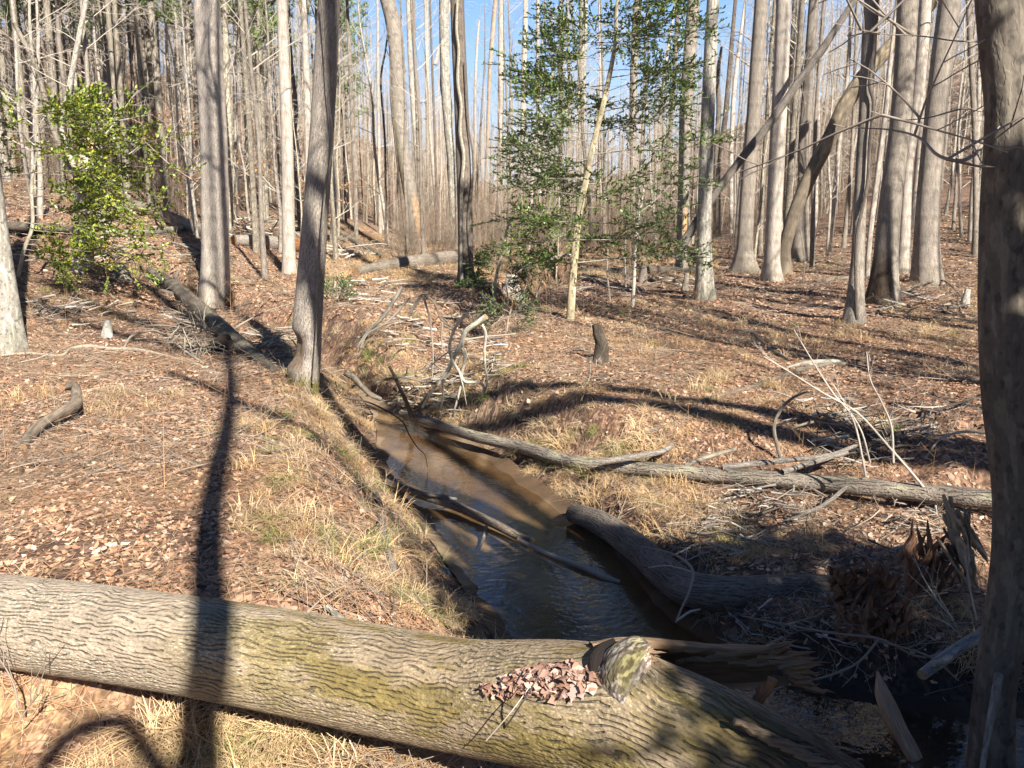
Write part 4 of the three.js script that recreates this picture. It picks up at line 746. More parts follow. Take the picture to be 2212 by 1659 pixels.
// ---------------------------------------------------------------- other fallen logs, boughs and sticks
function fallen(o) {      // o.q: [Vector3, radius]
  const b = pathOf(o.q, o.n ?? 50), sides = o.sides ?? 16, foot = b.pts[Math.floor(b.pts.length / 2)].clone(), away = (g) => g.translate(-foot.x, -foot.y, -foot.z), ph = (o.seed ?? 1) * 3.7;
  const circ = 2 * Math.PI * b.radii[Math.floor(b.radii.length / 2)];
  const g = new GB().tube(b.pts, b.radii, sides, { rep: Math.max(1, Math.round(circ / .5)), tile: o.tile ?? 1, caps: [0, 1], capColor: o.cap ?? [.9, .65, .42], up: V(0, 1, 0),
    shape: (t, a, l) => 1 + (o.rough ?? .14) * (fbm(a * 1.4 + ph, l * 2.2, 3, 361) - .5) + (o.shape ? o.shape(t, a, l) : 0),
    color: o.color ?? ((t, a, l, q) => { const k = .34 + .62 * fbm(l * 3 + ph, a * 1.5, 4, 363), li = (o.lichen ?? 0) * smooth(.52, .62, fbm(l * 4 + ph, a * 2, 3, 365)) * smooth(-.2, .4, q.y); return mix3([k, k * .96, k * .90], [1.15, 1.25, 1.0], li); }) });
  if (!o.parts && !o.branches) return tag(part(scene, numbered(o.name), seamless(g.build(true), sides, (o.n ?? 50) + 1), M[o.mat ?? 'grey']), o.label, o.cat ?? 'log', o.group);
  const root = thing(o.name, foot, o.label, o.cat ?? 'log', o.group);
  part(root, o.main ?? 'bark', away(seamless(g.build(true), sides, (o.n ?? 50) + 1)), M[o.mat ?? 'grey']);
  for (const br of o.branches ?? []) { const c = pathOf(br, 24); part(root, 'branch', away(new GB().tube(c.pts, c.radii, 7, { tile: .6, caps: [1], color: o.branchColor, shape: (t, a, l) => 1 + .2 * (fbm(a + ph, l * 9, 2, 367) - .5) }).build()), M[o.branchMat ?? o.mat ?? 'grey']); }
  return root;
}
const onG = (list) => list.map(([x, y, w, lift]) => { const p = onGround(x, y, 0), r = metres(w, p) / 2; return [p.add(V(0, (lift ?? .6) * (lift > 3 ? 0 : r), 0)), r]; });
const onP = (list) => list.map(([x, y, w, h]) => { const p = onPlane(x, y, h); return [p, metres(w, p) / 2]; });
fallen({ name: 'fallen_log', label: 'long grey fallen trunk lying along the right edge of the creek', seed: 2, n: 90, sides: 22, lichen: .75, q: onP([[868, 893, 16, -.78], [930, 912, 20, -.78], [1010, 938, 23, -.74], [1120, 965, 27, -.69], [1250, 1000, 30, -.62], [1400, 1014, 32, -.55], [1600, 1030, 34, -.48], [1800, 1046, 37, -.43], [2000, 1066, 40, -.39], [2160, 1082, 44, -.36], [2330, 1104, 48, -.33]]), parts: 1,
  branches: [onP([[1290, 1000, 16, -.50], [1350, 990, 15, -.42], [1430, 975, 13, -.36], [1452, 962, 12, -.33]]), onP([[1690, 1020, 14, -.36], [1750, 1000, 12, -.30], [1830, 978, 10, -.25]]), onP([[1560, 1010, 14, -.40], [1680, 996, 13, -.33], [1790, 984, 11, -.28], [1850, 962, 8, -.2]]), onP([[1830, 1050, 10, -.35], [1780, 1090, 8, -.45], [1690, 1130, 6, -.6]])] });
fallen({ name: 'fallen_log', label: 'crooked dark log bending at the lower right of the creek', seed: 3, n: 70, sides: 24, rough: .10, mat: 'grey', q: onP([[1238, 1108, 40, -.86], [1290, 1126, 52, -.83], [1370, 1180, 62, -.80], [1440, 1240, 72, -.77], [1490, 1272, 78, -.75], [1560, 1283, 78, -.74], [1680, 1280, 76, -.72], [1800, 1278, 74, -.70], [1920, 1280, 72, -.68]]), color: (t, a, l, q) => { const k = .30 + .5 * fbm(l * 2, a, 3, 369); return [k, k * .95, k * .88]; } });
{ const q = [[1386, 1180, 3, -.62], [1440, 1192, 4, -.6], [1470, 1205, 7, -.58], [1496, 1232, 7, -.6], [1490, 1275, 6, -.62], [1470, 1320, 5, -.8], [1460, 1345, 4, -.92]]; fallen({ name: 'dead_branch', cat: 'branch', label: 'pale forked stick hanging over the bend of the crooked log', mat: 'twigPale', sides: 7, rough: .2, q: q.map(([x, y, w, h]) => { const p = atZ(x, y, 5.9 + (y - 1180) * -.001); return [p, metres(w, p) / 2]; }), parts: 1, branches: [[[atZ(1496, 1235, 5.85), .006], [atZ(1440, 1222, 5.8), .005], [atZ(1400, 1226, 5.75), .003]], [[atZ(1463, 1340, 5.6), .008], [atZ(1490, 1322, 5.62), .009], [atZ(1512, 1316, 5.66), .005]]] }); }
fallen({ name: 'dead_branch', cat: 'branch', label: 'long slim pole lying in the creek water from the left bank', mat: 'grey', sides: 12, n: 60, q: onP([[835, 1040, 14, -.80], [900, 1066, 18, -.86], [980, 1092, 19, -.90], [1060, 1128, 19, -.92], [1125, 1160, 18, -.94], [1150, 1170, 14, -.95]]), parts: 1, color: (t, a, l) => { const k = .45 + .4 * fbm(l * 5, a, 3, 371); return [k, k * .92, k * .82]; }, branches: [onP([[1050, 1138, 9, -.93], [1044, 1165, 7, -.98], [1030, 1195, 6, -1.02]]), onP([[900, 1064, 8, -.80], [960, 1074, 8, -.84], [985, 1078, 6, -.9]])] });
fallen({ name: 'dead_branch', cat: 'branch', label: 'half sunken grey stick lying lower down in the creek', mat: 'twigPale', sides: 9, q: onP([[1120, 1165, 10, -.95], [1190, 1200, 11, -.95], [1260, 1225, 15, -.94], [1310, 1248, 14, -.955], [1340, 1258, 9, -.97]]) });
fallen({ name: 'dead_branch', cat: 'branch', label: 'short dark cut stick half buried in the left bank grass', mat: 'grey', sides: 12, rough: .2, q: onG([[812, 1075, 18, .5], [822, 1110, 18, .4], [826, 1150, 19, .6], [838, 1200, 19, .8], [852, 1250, 17, .8]]), color: () => [.7, .7, .72], lichen: .3 });
fallen({ name: 'dead_branch', cat: 'branch', label: 'smooth grey stick leaning on the far side of the mossy log', mat: 'holly', sides: 12, q: [[706, 1310, 13], [722, 1324, 14], [745, 1342, 15], [775, 1356, 14], [800, 1362, 11]].map(([x, y, w]) => { const p = onGround(x, y, .06); return [p, metres(w, p) / 2]; }), color: () => [.62, .64, .68] });
fallen({ name: 'driftwood', cat: 'driftwood', label: 'weathered crooked piece of grey wood on the leafy left bank', mat: 'wood', sides: 16, n: 60, rough: .5, q: [[134, 838, 12, .30], [158, 835, 22, .24], [166, 856, 20, .20], [160, 876, 26, .16], [125, 895, 24, .14], [85, 920, 22, .10], [60, 948, 22, .05], [50, 968, 15, .02]].map(([x, y, w, l]) => { const p = onGround(x, y, l); return [p, metres(w, p) / 2]; }), color: (t, a, l) => { const k = .12 + 1.0 * fbm(l * 9, a * 2.5, 4, 373); return [k * .85, k * .86, k * .86]; } });
fallen({ name: 'fallen_log', label: 'rotting lichen covered trunk with roots pointing at the creek, left bank', mat: 'dark', seed: 6, sides: 20, n: 60, lichen: .8, rough: .35, q: [[322, 582, 14, .22], [352, 602, 24, .2], [400, 640, 32, .16], [430, 668, 36, .14], [470, 704, 38, .13], [505, 735, 36, .1], [545, 765, 28, .05], [590, 798, 20, 0], [640, 836, 12, -.05]].map(([x, y, w, l]) => { const p = onGround(x, y, l); return [p, metres(w, p) / 2]; }), parts: 1, branches: [onG([[450, 690, 10, 1], [500, 672, 9, 1], [545, 656, 6, 1]]), onG([[430, 660, 12, 1], [375, 640, 9, 1], [330, 625, 6, 1]]), onG([[400, 640, 10, 1], [380, 600, 9, 1], [420, 575, 8, 1], [470, 620, 6, 1]])] });
const sticks = [
  ['white crooked branch lying across the leaves on the left bank', 'twigPale', [[0, 770, 8], [60, 765, 9], [130, 770, 9], [155, 755, 11], [190, 750, 12], [240, 756, 12], [290, 757, 11], [350, 768, 9], [430, 790, 6]]],
  ['thin white arched branch behind the crooked white one', 'twigPale', [[268, 752, 6], [290, 740, 8, 4], [325, 738, 8, 6], [370, 752, 8, 5], [400, 767, 7, 2], [440, 785, 5]]],
  ['slender stick below the white branch on the left', 'holly', [[85, 805, 5], [150, 812, 6], [210, 812, 7], [270, 803, 5]]],
  ['pale stick with a bend near the gnawed tree on its left', 'twigPale', [[400, 765, 5], [440, 758, 6], [470, 760, 7], [500, 735, 6, 5], [560, 710, 5, 9], [640, 690, 3, 14]]],
  ['long grey branch reaching down the right bank to the creek log', 'grey', [[1866, 786, 10], [1780, 792, 14], [1735, 800, 15], [1690, 815, 15], [1646, 833, 15], [1590, 850, 16], [1522, 868, 16], [1490, 902, 13], [1430, 925, 11], [1360, 950, 9], [1280, 972, 7]]],
  ['grey stick with a stub behind the long grey branch', 'grey', [[1585, 715, 10], [1625, 722, 11], [1638, 735, 13], [1670, 760, 13], [1705, 780, 10]]],
  ['lichen covered bough lying on the leaves right of the long branch', 'mottled', [[1690, 800, 10], [1740, 788, 18], [1800, 786, 20], [1850, 790, 12]]],
  ['branch leaning among the right grove with a pale broken end', 'grey', [[1878, 684, 8], [1908, 668, 11], [1945, 645, 10, 2], [1985, 625, 8, 4], [2030, 615, 6, 4], [2080, 645, 4]]],
  ['pale branch beside the nearest trunk on the right', 'twigPale', [[2000, 990, 5], [2030, 968, 8, 3], [2080, 958, 10, 4], [2130, 962, 10, 4]]],
  ['dark forked branch on the right forest floor beside the nearest trunk', 'twigDark', [[1915, 872, 7], [1960, 885, 9, 2], [2005, 900, 10, 2], [2060, 892, 9, 3], [2120, 874, 8, 4]]],
  ['thin white stick on the slope below the black stump', 'twigPale', [[1276, 776, 3], [1275, 800, 5], [1270, 825, 6], [1245, 858, 5]]],
  ['stout grey stick along the foot of the right slope', 'mottled', [[1480, 1008, 14], [1530, 990, 17], [1590, 972, 13]]],
];
sticks.forEach(([label, mat, path], i) => fallen({ name: 'dead_branch', cat: 'branch', label, mat, seed: i + 11, sides: 8, n: 44, rough: .25, lichen: .3, q: path.map(([x, y, w, l]) => { const p = onGround(x, y, 0), r = metres(w, p) / 2 * .66; return [p.add(V(0, r * .6 + .03 * (l ?? 0), 0)), r]; }) }));
// logs further back on the left
const farLogs = [
  ['grey log lying up the left slope below the broken snag', 'grey', [[212, 428, 22], [270, 446, 26], [330, 466, 28], [395, 494, 30], [450, 516, 32]]],
  ['log with a cracked brown rotten section left of the whitish trunk', 'grey', [[505, 528, 24], [560, 533, 30], [620, 540, 32], [680, 546, 28]]],
  ['dark log behind the sunlit bush at the left edge', 'dark', [[0, 496, 20], [50, 498, 22], [110, 500, 22], [170, 502, 14]]],
  ['long log lying across the far valley floor beyond the creek', 'grey', [[770, 594, 20], [830, 586, 28], [900, 578, 32], [990, 568, 34]]],
  ['light log half hidden below the slope log on the left', 'mottled', [[215, 512, 14], [290, 510, 16], [370, 504, 17], [440, 492, 12]]],
  ['fallen pole leading back from the whitish trunk', 'beech', [[640, 470, 9], [720, 500, 12], [790, 540, 14], [830, 560, 14]]],
  ['thin log crossing behind the gnawed tree', 'grey', [[520, 470, 8], [600, 488, 10], [690, 512, 11], [760, 524, 9]]],
  ['mossy log far back on the right valley floor', 'dark', [[1250, 588, 12], [1340, 592, 16], [1440, 590, 18], [1520, 596, 14]]],
  ['small dead log among the right grove', 'grey', [[1760, 612, 8], [1830, 604, 9], [1900, 606, 8]]],
];
farLogs.forEach(([label, mat, path], i) => fallen({ name: 'fallen_log', label, mat, seed: i + 31, sides: 14, n: 40, q: onG(path.map(([x, y, w]) => [x, y, w, .7])), lichen: .2, ...(i === 1 ? { color: (t, a, l) => { const k = .8 + .3 * fbm(l, a, 2, 375), r = smooth(.55, .6, t); return mix3([k, k, k], [.95, .45, .2], r); } } : {}) }));
// ---------------------------------------------------------------- tangle of bleached boughs over the creek
{
  const at12 = (p, dz) => { const q = at(p[0], p[1], 12.0 + (dz ?? 0)); return q; };
  const poly = (list, dz = 0, w0, w1, k = .1) => list.map(([x, y], i) => { const p = at12(c6(x, y), dz + k * (i - list.length / 2)); const w = mixn(w0, w1, i / (list.length - 1)) / 1.659 * .55746 * 1.25; return [p, metres(w, p) / 2]; });
  fallen({ name: 'dead_branch', cat: 'branch', label: 'bleached lichen crusted bough standing over the creek on curved limbs', mat: 'mottled', sides: 12, rough: .3, branchMat: 'mottled', parts: 1, main: 'bough',
    color: (t, a, l) => { const k = 1.2 + .4 * fbm(l * 6, a, 2, 381); return mix3([k, k, k], [1.7, 1.75, 1.35], smooth(.4, .6, fbm(l * 9, a * 2, 2, 383))); }, branchColor: () => [1.5, 1.46, 1.38],
    q: poly([[1465, 543], [1400, 590], [1335, 640], [1305, 720], [1260, 800], [1225, 880], [1170, 960], [1110, 1030], [1055, 1125]], 0, 32, 12),
    branches: [poly([[1435, 590], [1462, 650], [1455, 760], [1460, 870], [1475, 960], [1440, 1060]], -.1, 18, 10), poly([[1345, 518], [1270, 610], [1235, 700], [1238, 800], [1290, 890], [1330, 960], [1400, 962], [1448, 985], [1445, 1050]], -.3, 16, 14), poly([[1305, 735], [1332, 800], [1312, 900], [1300, 1000], [1250, 1185]], -.2, 22, 10), poly([[1185, 950], [1188, 1060], [1175, 1135]], -.1, 14, 8), poly([[1290, 890], [1320, 1000], [1340, 1110]], -.3, 10, 4), poly([[1300, 740], [1210, 780], [1120, 850], [1020, 960]], .1, 10, 4)] });
  const extra = [
    ['arched grey limb springing from the far bank above the pool', 'grey', [[975, 520], [1020, 450], [1060, 405], [1130, 450], [1180, 560], [1300, 640], [1400, 690]], .9, 18, 8],
    ['long thin limb hanging straight down from the arched grey limb', 'twigPale', [[1060, 405], [1100, 540], [1115, 650], [1125, 800], [1118, 960]], .8, 13, 7],
    ['slim twig dropping beside the hanging limb', 'twigPale', [[1185, 580], [1180, 660], [1185, 760]], .8, 11, 6],
    ['straight pale pole leaning from the pool up to the far bank', 'mottled', [[930, 355], [860, 460], [790, 560], [720, 625], [640, 740]], 1.6, 22, 18],
    ['thin pole beside the straight pale pole', 'twigPale', [[975, 420], [880, 530], [800, 600], [700, 660], [660, 740]], 1.5, 12, 9],
    ['dark bare bough standing in the mud at the head of the pool', 'twigDark', [[845, 862], [880, 930], [905, 985], [940, 1060], [965, 1120], [988, 1190]], .2, 16, 26],
    ['horizontal dark bough crossing the standing dark one', 'twig', [[760, 965], [830, 945], [920, 932], [1060, 960], [1160, 972], [1240, 980]], .1, 14, 8],
    ['long whip thin stem drooping into the creek', 'twigDark', [[545, 1060], [700, 1090], [830, 1150], [930, 1220], [970, 1300], [1030, 1390], [1072, 1430], [1090, 1510]], -2.0, 9, 5],
    ['thin stick reaching right from the bleached bough', 'twigPale', [[1340, 690], [1450, 672], [1560, 662], [1659, 652]], .3, 9, 6],
    ['dead stem slanting up to the left of the arched limb', 'twig', [[700, 650], [820, 590], [900, 570], [980, 572], [1100, 560]], 1.2, 9, 5],
    ['dark fallen limb with a stub on the mud at the head of the pool', 'beech', [[560, 900], [620, 940], [660, 985], [720, 1040], [790, 1075]], .9, 38, 22],
  ];
  extra.forEach(([label, mat, list, dz, w0, w1], i) => fallen({ name: 'dead_branch', cat: 'branch', label, mat, seed: 50 + i, sides: 8, rough: .25, q: poly(list, dz, w0, w1, .06) }));
}
// ---------------------------------------------------------------- stumps, rotten wood and root wads
{
  const foot = onGround(1294, 782), d = -foot.z, q = [[1294, 800, 44], [1298, 770, 36], [1300, 745, 28], [1293, 720, 24], [1287, 700, 17]].map(([x, y, w]) => { const p = at(x, y, d); return [p, metres(w, p) / 2]; }), b = pathOf(q, 24);
  const g = new GB().tube(b.pts, b.radii, 20, { rep: 2, tile: .6, caps: [1], capColor: [.3, .25, .2], color: (t, a, l) => { const k = .25 + .4 * fbm(l * 6, a, 3, 394); return [k, k * .95, k * .8]; }, shape: (t, a, l) => 1 + .4 * (fbm(a * 1.6, l * 5, 3, 391) - .5) + smooth(.8, 1, t) * .9 * (fbm(a * 3, 2, 2, 393) - .5) }), root = thing('tree_stump', foot, 'black leaning rotten stump on the right bank slope', 'tree stump');
  part(root, 'trunk', seamless(g.build(true), 20, 25).translate(-foot.x, -foot.y, -foot.z), M.dark);
  const rr = rngOf(395); for (let k = 0; k < 4; k++) { const a = k * 1.6, p = V(0, .1, 0), e = V(Math.cos(a) * .3, -.15, Math.sin(a) * .3), m = pathOf([[p, .05], [p.clone().lerp(e, .5).add(V(0, .04, 0)), .04], [e, .02]], 8); part(root, 'root', new GB().tube(m.pts, m.radii, 7, { tile: .5 }).build(), M.dark); }
}
for (const [x, y, w, hgt, label, mat] of [[263, 602, 36, 34, 'low cone shaped grey stump on the left slope', 'beech'], [232, 730, 22, 40, 'small lichen grey post like stump on the left bank', 'mottled'], [1105, 640, 40, 46, 'white weathered stub leaning beside the young holly', 'pale'], [168, 588, 24, 60, 'pale stub below the sunlit green bush', 'pale'], [1388, 610, 20, 42, 'dark little stump beyond the tall holly on the right', 'dark'], [1480, 628, 14, 38, 'grey stub left of the speckled trunk', 'beech'], [2085, 660, 18, 36, 'dead hollow stub behind the nearest trunk on the right', 'mottled']]) {
  const foot = onGround(x, y), d = -foot.z, r = metres(w, foot) / 2, h = metres(hgt, foot), b = pathOf([[V(0, -.1, 0), r * 1.25], [V(0, h * .3, 0), r], [V(.02, h * .7, 0), r * .72], [V(.03, h, 0), r * .5]], 16);
  single('tree_stump', seamless(new GB().tube(b.pts, b.radii, 16, { rep: 1, tile: .6, caps: [1], shape: (t, a, l) => 1 + .35 * (fbm(a * 2 + x, l * 3, 2, 397) - .5) + smooth(.7, 1, t) * .7 * (fbm(a * 3 + y, 1, 2, 398) - .5) }).build(true), 16, 17).translate(foot.x, foot.y, foot.z), M[mat], label, 'tree stump');
}
function shards(root, o) {      // a clutch of splintered rotten wood: every shard a part
  const rng = rngOf(o.seed);
  for (let k = 0; k < o.n; k++) {
    const p = atZ(o.x + (rng() - .5) * o.w, o.y + (rng() - .5) * o.h, o.z + (rng() - .5) * .22).sub(root.position), len = o.len * (.5 + rng()), w = o.thick * (.5 + rng()), d = V((rng() - .5) * (.8 + (o.wild ?? 0)) + (o.dx ?? 0), (o.dy ?? .9) + (o.wild ?? 0) * (rng() - .6), (rng() - .5) * (.5 + (o.wild ?? 0))).normalize(), pts = [], radii = [];
    for (let i = 0; i <= 5; i++) { pts.push(p.clone().addScaledVector(d, len * (i / 5 - .4)).add(V(rng() - .5, 0, rng() - .5).multiplyScalar(w * .7))); radii.push(w * (o.wild ? [.8, 1, .95, .9, .75, .4] : [.7, 1, .95, .8, .5, .12])[i] * (.75 + .5 * rng())); }
    const c = (.7 + .9 * rng()) * (o.wild ? 1.25 : 1);
    part(root, k ? `shard_${String(k).padStart(3, '0')}` : 'shard', new GB().tube(pts, radii, 5, { tile: .25, rep: 1, caps: [0, 1], color: () => [c, c * .96, c * .9] }).build(true), M[o.mat]);
  }
}
{
  const base = atZ(1880, 1300, 5.55);
  const r1 = thing('rotten_stump', base, 'crumbling orange brown rotten stump at the end of the crooked log', 'tree stump');
  const core = pathOf([[V(-.12, -.55, -.15), .22], [V(-.1, -.2, -.15), .2], [V(0, .06, -.18), .14]], 12);
  if (0) part(r1, 'core', new GB().tube(core.pts, core.radii, 16, { rep: 2, tile: .5, caps: [1], shape: (t, a, l) => 1 + .5 * (fbm(a * 2, l * 6, 3, 399) - .5), color: () => [.5, .45, .4] }).build(true), M.rot);
  shards(r1, { seed: 71, n: 120, x: 1865, y: 1268, w: 140, h: 80, z: 5.3, len: .11, thick: .017, mat: 'rot', dx: .4, wild: .9 });
  shards(r1, { seed: 72, n: 110, x: 1885, y: 1338, w: 150, h: 80, z: 5.25, len: .09, thick: .016, wild: .9, mat: 'rot', dx: .15 });
  const r2 = thing('root_wad', atZ(2080, 1180, 5.9), 'jagged upright slabs of torn grey root wood beside the nearest trunk', 'root wad');
  shards(r2, { seed: 73, n: 26, x: 2075, y: 1165, w: 60, h: 120, z: 5.8, len: .34, thick: .024, mat: 'wood', dx: .35, dy: -.9 });
  shards(r2, { seed: 74, n: 26, x: 2000, y: 1230, w: 100, h: 110, z: 5.9, len: .28, thick: .024, mat: 'rot', dx: .1 });
  const r3 = thing('wood_slab', atZ(1920, 1540, 4.1), 'pale splintered slab standing in the dark pit at lower right', 'wood slab');
  const q = pathOf([[atZ(1895, 1450, 4.15), .008], [atZ(1908, 1500, 4.1), .05], [atZ(1935, 1560, 4.05), .06], [atZ(1975, 1640, 4.0), .05]], 16); part(r3, 'slab', new GB().tube(q.pts, q.radii, 8, { tile: .4, rep: 1, shape: (t, a, l) => (1 + .5 * (fbm(a * 2, l * 8, 2, 403) - .5)) * (.4 + .6 * Math.abs(Math.cos(a))) }).build(true).translate(-r3.position.x, -r3.position.y, -r3.position.z), M.wood);
  // upturned roots of the rotting left trunk
  const r4 = thing('root_wad', onGround(470, 765), 'dark upturned root clump at the foot of the rotting left trunk', 'root wad'), rng = rngOf(405), c0 = pathOf([[V(-.05, -.2, -.25), .26], [V(0, .1, -.28), .22], [V(.05, .30, -.32), .06]], 14);
  part(r4, 'shaded_soil', new GB().tube(c0.pts, c0.radii, 18, { rep: 3, tile: .5, caps: [1], shape: (t, a, l) => 1 + .7 * (fbm(a * 2.6, l * 9, 4, 407) - .5), color: () => [.10, .10, .10] }).build(true), M.rot);  // dark tone carries the shadow lying over the clump
  for (let k = 0; k < 46; k++) { const gg = new GB(), a = rng() * 6.28; limb(gg, rng, V(-.25 + .5 * rng() - .3, .05 + .45 * rng(), .05 + .1 * rng()), V(Math.cos(a) - .3, Math.sin(a) * .7, .6 * rng()), .3 + .5 * rng(), .008 + .008 * rng(), 1, { levels: 2, kids: [2, 2], wander: .6, lift: -.1, thin: .003 }); part(r4, 'root', gg.build(), M[rng() < .5 ? 'twig' : 'holly']); }
}
{ // piles of grey brush on the left slope and at far middle
  [[115, 668, 120, 34, 'heap of dark dead sticks on the left slope near the leaning trunk', 30], [560, 500, 150, 40, 'tangled pale brush pile behind the stout poplar', 34], [420, 690, 90, 60, 'loose twigs strewn around the rotting left trunk', 30], [760, 545, 110, 34, 'scattered dead branches on the far bank beyond the gnawed tree', 26], [1010, 690, 120, 60, 'thin dead stems cluttering the bank under the viny trunk', 26], [1780, 905, 180, 60, 'bare dead twigs strewn over the right bank hollow', 34], [1640, 1130, 230, 60, 'sun bleached sticks strewn on the low bench right of the creek', 40], [1990, 1120, 160, 90, 'jumble of sticks between the fallen trunk and the nearest tree', 40], [930, 850, 150, 90, 'tangle of grey roots and sticks at the head of the creek', 55], [1010, 780, 160, 90, 'grey brush tangled around the bleached bough', 50], [860, 720, 150, 80, 'loose grey limbs heaped in the bend of the creek', 44], [800, 640, 170, 60, 'dead limbs strewn over the far left bank', 34], [1560, 1190, 240, 70, 'small sticks and straw heaped behind the crooked log', 46], [1950, 1250, 240, 130, 'dark tangle of brush between the rotten stump and the nearest trunk', 60], [1700, 1370, 260, 90, 'dead twigs over the dark pit behind the mossy log', 50], [1900, 940, 260, 80, 'dense grey twigs in the shaded hollow of the right bank', 60], [1740, 1080, 300, 50, 'dark sticks caught under the long fallen trunk', 40], [1850, 990, 240, 60, 'grey limbs lying along the long fallen trunk', 34], [600, 740, 120, 40, 'dark sticks scattered behind the gnawed tree', 24], [200, 690, 260, 60, 'fallen twigs around the white crooked branch', 30], [1400, 620, 300, 30, 'low dead branches beyond the tall holly', 30], [2000, 660, 180, 50, 'fallen branches at the foot of the shaded poplar', 26], [360, 540, 300, 50, 'pale fallen limbs littering the left slope', 36]].forEach(([x, y, w, h, label, n], s) => {
    const rng = rngOf(1100 + s), root = thing('brush_pile', onGround(x, y), label, 'brush pile');
    for (let k = 0; k < n; k++) {
      const p = onGround(x + (rng() - .5) * w, y + (rng() - .5) * h), sc = metres(100, p) * (.25 + .7 * rng()), a = rng() * 3.14, gg = new GB(), q = V(Math.cos(a), (rng() - .35) * .5, Math.sin(a) * .6), st = p.clone().sub(root.position).addScaledVector(q, -sc / 2).add(V(0, .05 + .1 * rng(), 0));
      limb(gg, rng, st, q, sc, metres(1.2 + 2.6 * rng(), p), 0, { levels: 1, kids: [2], wander: .25, lift: 0, thin: .003 });
      part(root, k ? `stick_${String(k).padStart(3, '0')}` : 'stick', gg.build(), M[['twig', 'twigPale', 'twig', 'twigDark', 'holly'][Math.floor(rng() * 5)]]);
    }
  });
}
{ // thin shrubs and saplings that stand before the right bank
  const rng = rngOf(421);
  const shrub = (label, stems, mat, d0) => {
    const p0 = stems[0][0], foot = d0 ? at(p0[0], p0[1], d0) : onGround(p0[0], p0[1]), d = -foot.z, root = thing('bare_shrub', foot, label, 'shrub');
    stems.forEach((st) => { const b = pathOf(st.map(([x, y, w, dz]) => { const p = at(x, y, d - (dz ?? 0)); return [p.sub(foot), Math.max(.002, metres(w, p.clone().add(foot)) / 2)]; }), 24), g = new GB().tube(b.pts, b.radii, 6, { tile: .5 }); for (let k = 0; k < 5; k++) { const i = 6 + Math.floor(rng() * 17), t = b.pts[i].clone().sub(b.pts[i - 1]).normalize(); limb(g, rng, b.pts[i], t.add(V(rng() - .5, rng() - .3, rng() - .5)), .12 + .25 * rng(), .003, 1, { levels: 2, kids: [2, 2], wander: .3, lift: .1, thin: .0018 }); } part(root, 'stem', g.build(), M[mat]); });
  };
  shrub('thin bare shrub with long crossing stems before the right bank', [[[2035, 1105, 6], [1985, 1040, 6], [1920, 965, 5], [1850, 890, 5], [1780, 850, 4], [1700, 800, 3], [1650, 770, 2]], [[1870, 1030, 5], [1862, 985, 5], [1840, 900, 4], [1800, 850, 4], [1755, 780, 3], [1715, 712, 2]], [[1930, 1000, 5], [1925, 920, 5], [1905, 870, 4], [1880, 820, 3], [1872, 760, 2]], [[1880, 1000, 4], [1860, 930, 4], [1830, 880, 3], [1800, 830, 2]]], 'twigPale');
  shrub('crooked brown stem rising behind the long grey fallen trunk', [[[1690, 1000, 9], [1678, 960, 8], [1672, 920, 8], [1690, 880, 7], [1712, 860, 6], [1745, 845, 4]]], 'beech');
  shrub('slender white barked sapling right of the tall holly stem', [[[1366, 664, 9], [1370, 600, 8], [1372, 540, 8], [1380, 470, 7], [1392, 400, 5]]], 'twigPale');
  shrub('twin thin stems left of the slender white sapling', [[[1318, 652, 5], [1312, 590, 4], [1314, 500, 3]], [[1352, 620, 4], [1350, 560, 4], [1352, 500, 3]]], 'twig');
  shrub('grey whip stems in the dark gully under the tall holly', [[[1168, 672, 5], [1160, 640, 4], [1172, 600, 3]], [[1090, 690, 4], [1097, 650, 4], [1092, 610, 3]], [[1120, 685, 4], [1128, 640, 3], [1138, 615, 2]]], 'twigPale');
  shrub('two thin whips on the right floor near the vine split trunk', [[[1735, 610, 4], [1738, 560, 3], [1730, 500, 2]], [[1905, 790, 3], [1912, 740, 3], [1900, 700, 2]]], 'twig');
  shrub('orange brown bare twig reaching into the dark pit at lower right', [[[2105, 1370, 6, 0], [2000, 1420, 5, .1], [1900, 1380, 6, .2], [1800, 1368, 5, .3], [1700, 1350, 4, .35], [1600, 1330, 3, .4]], [[1900, 1378, 5, .2], [1855, 1430, 5, .3], [1790, 1460, 5, .35], [1700, 1480, 4, .4], [1635, 1505, 3, .45]], [[1690, 1375, 4, .3], [1640, 1400, 4, .4], [1608, 1398, 4, .4], [1570, 1425, 3, .45]], [[1900, 1385, 4, .2], [2010, 1420, 5, .1], [2070, 1470, 4, 0]]], 'twig', 4.9);
  shrub('stiff brown brambles between the root wood and the nearest trunk', [[[2110, 1340, 4], [2095, 1270, 4], [2085, 1200, 3]], [[2060, 1340, 4], [2020, 1290, 4], [1990, 1240, 3]], [[2100, 1400, 4], [2050, 1350, 4], [2010, 1330, 3]]], 'twigPale', 5.2);
  shrub('thin green briar at the lower left corner', [[[40, 1530, 4], [30, 1480, 4], [10, 1440, 3], [-5, 1420, 3]], [[40, 1560, 4], [60, 1530, 3], [85, 1500, 2]]], 'twig', 3.6);
  fallen({ name: 'dead_branch', cat: 'branch', label: 'bluish grey bough with a broken white stub by the nearest trunk', mat: 'mottled', sides: 14, q: [[2140, 1362, 26], [2080, 1395, 25], [2030, 1430, 25], [1992, 1458, 22]].map(([x, y, w], i) => { const p = atZ(x, y, 4.3 - .12 * i); return [p, metres(w, p) / 2]; }), color: () => [.62, .66, .74], parts: 1, branches: [[[atZ(2058, 1412, 4.15), .02], [atZ(2040, 1428, 4.02), .018], [atZ(2015, 1434, 3.95), .015]]] });
}
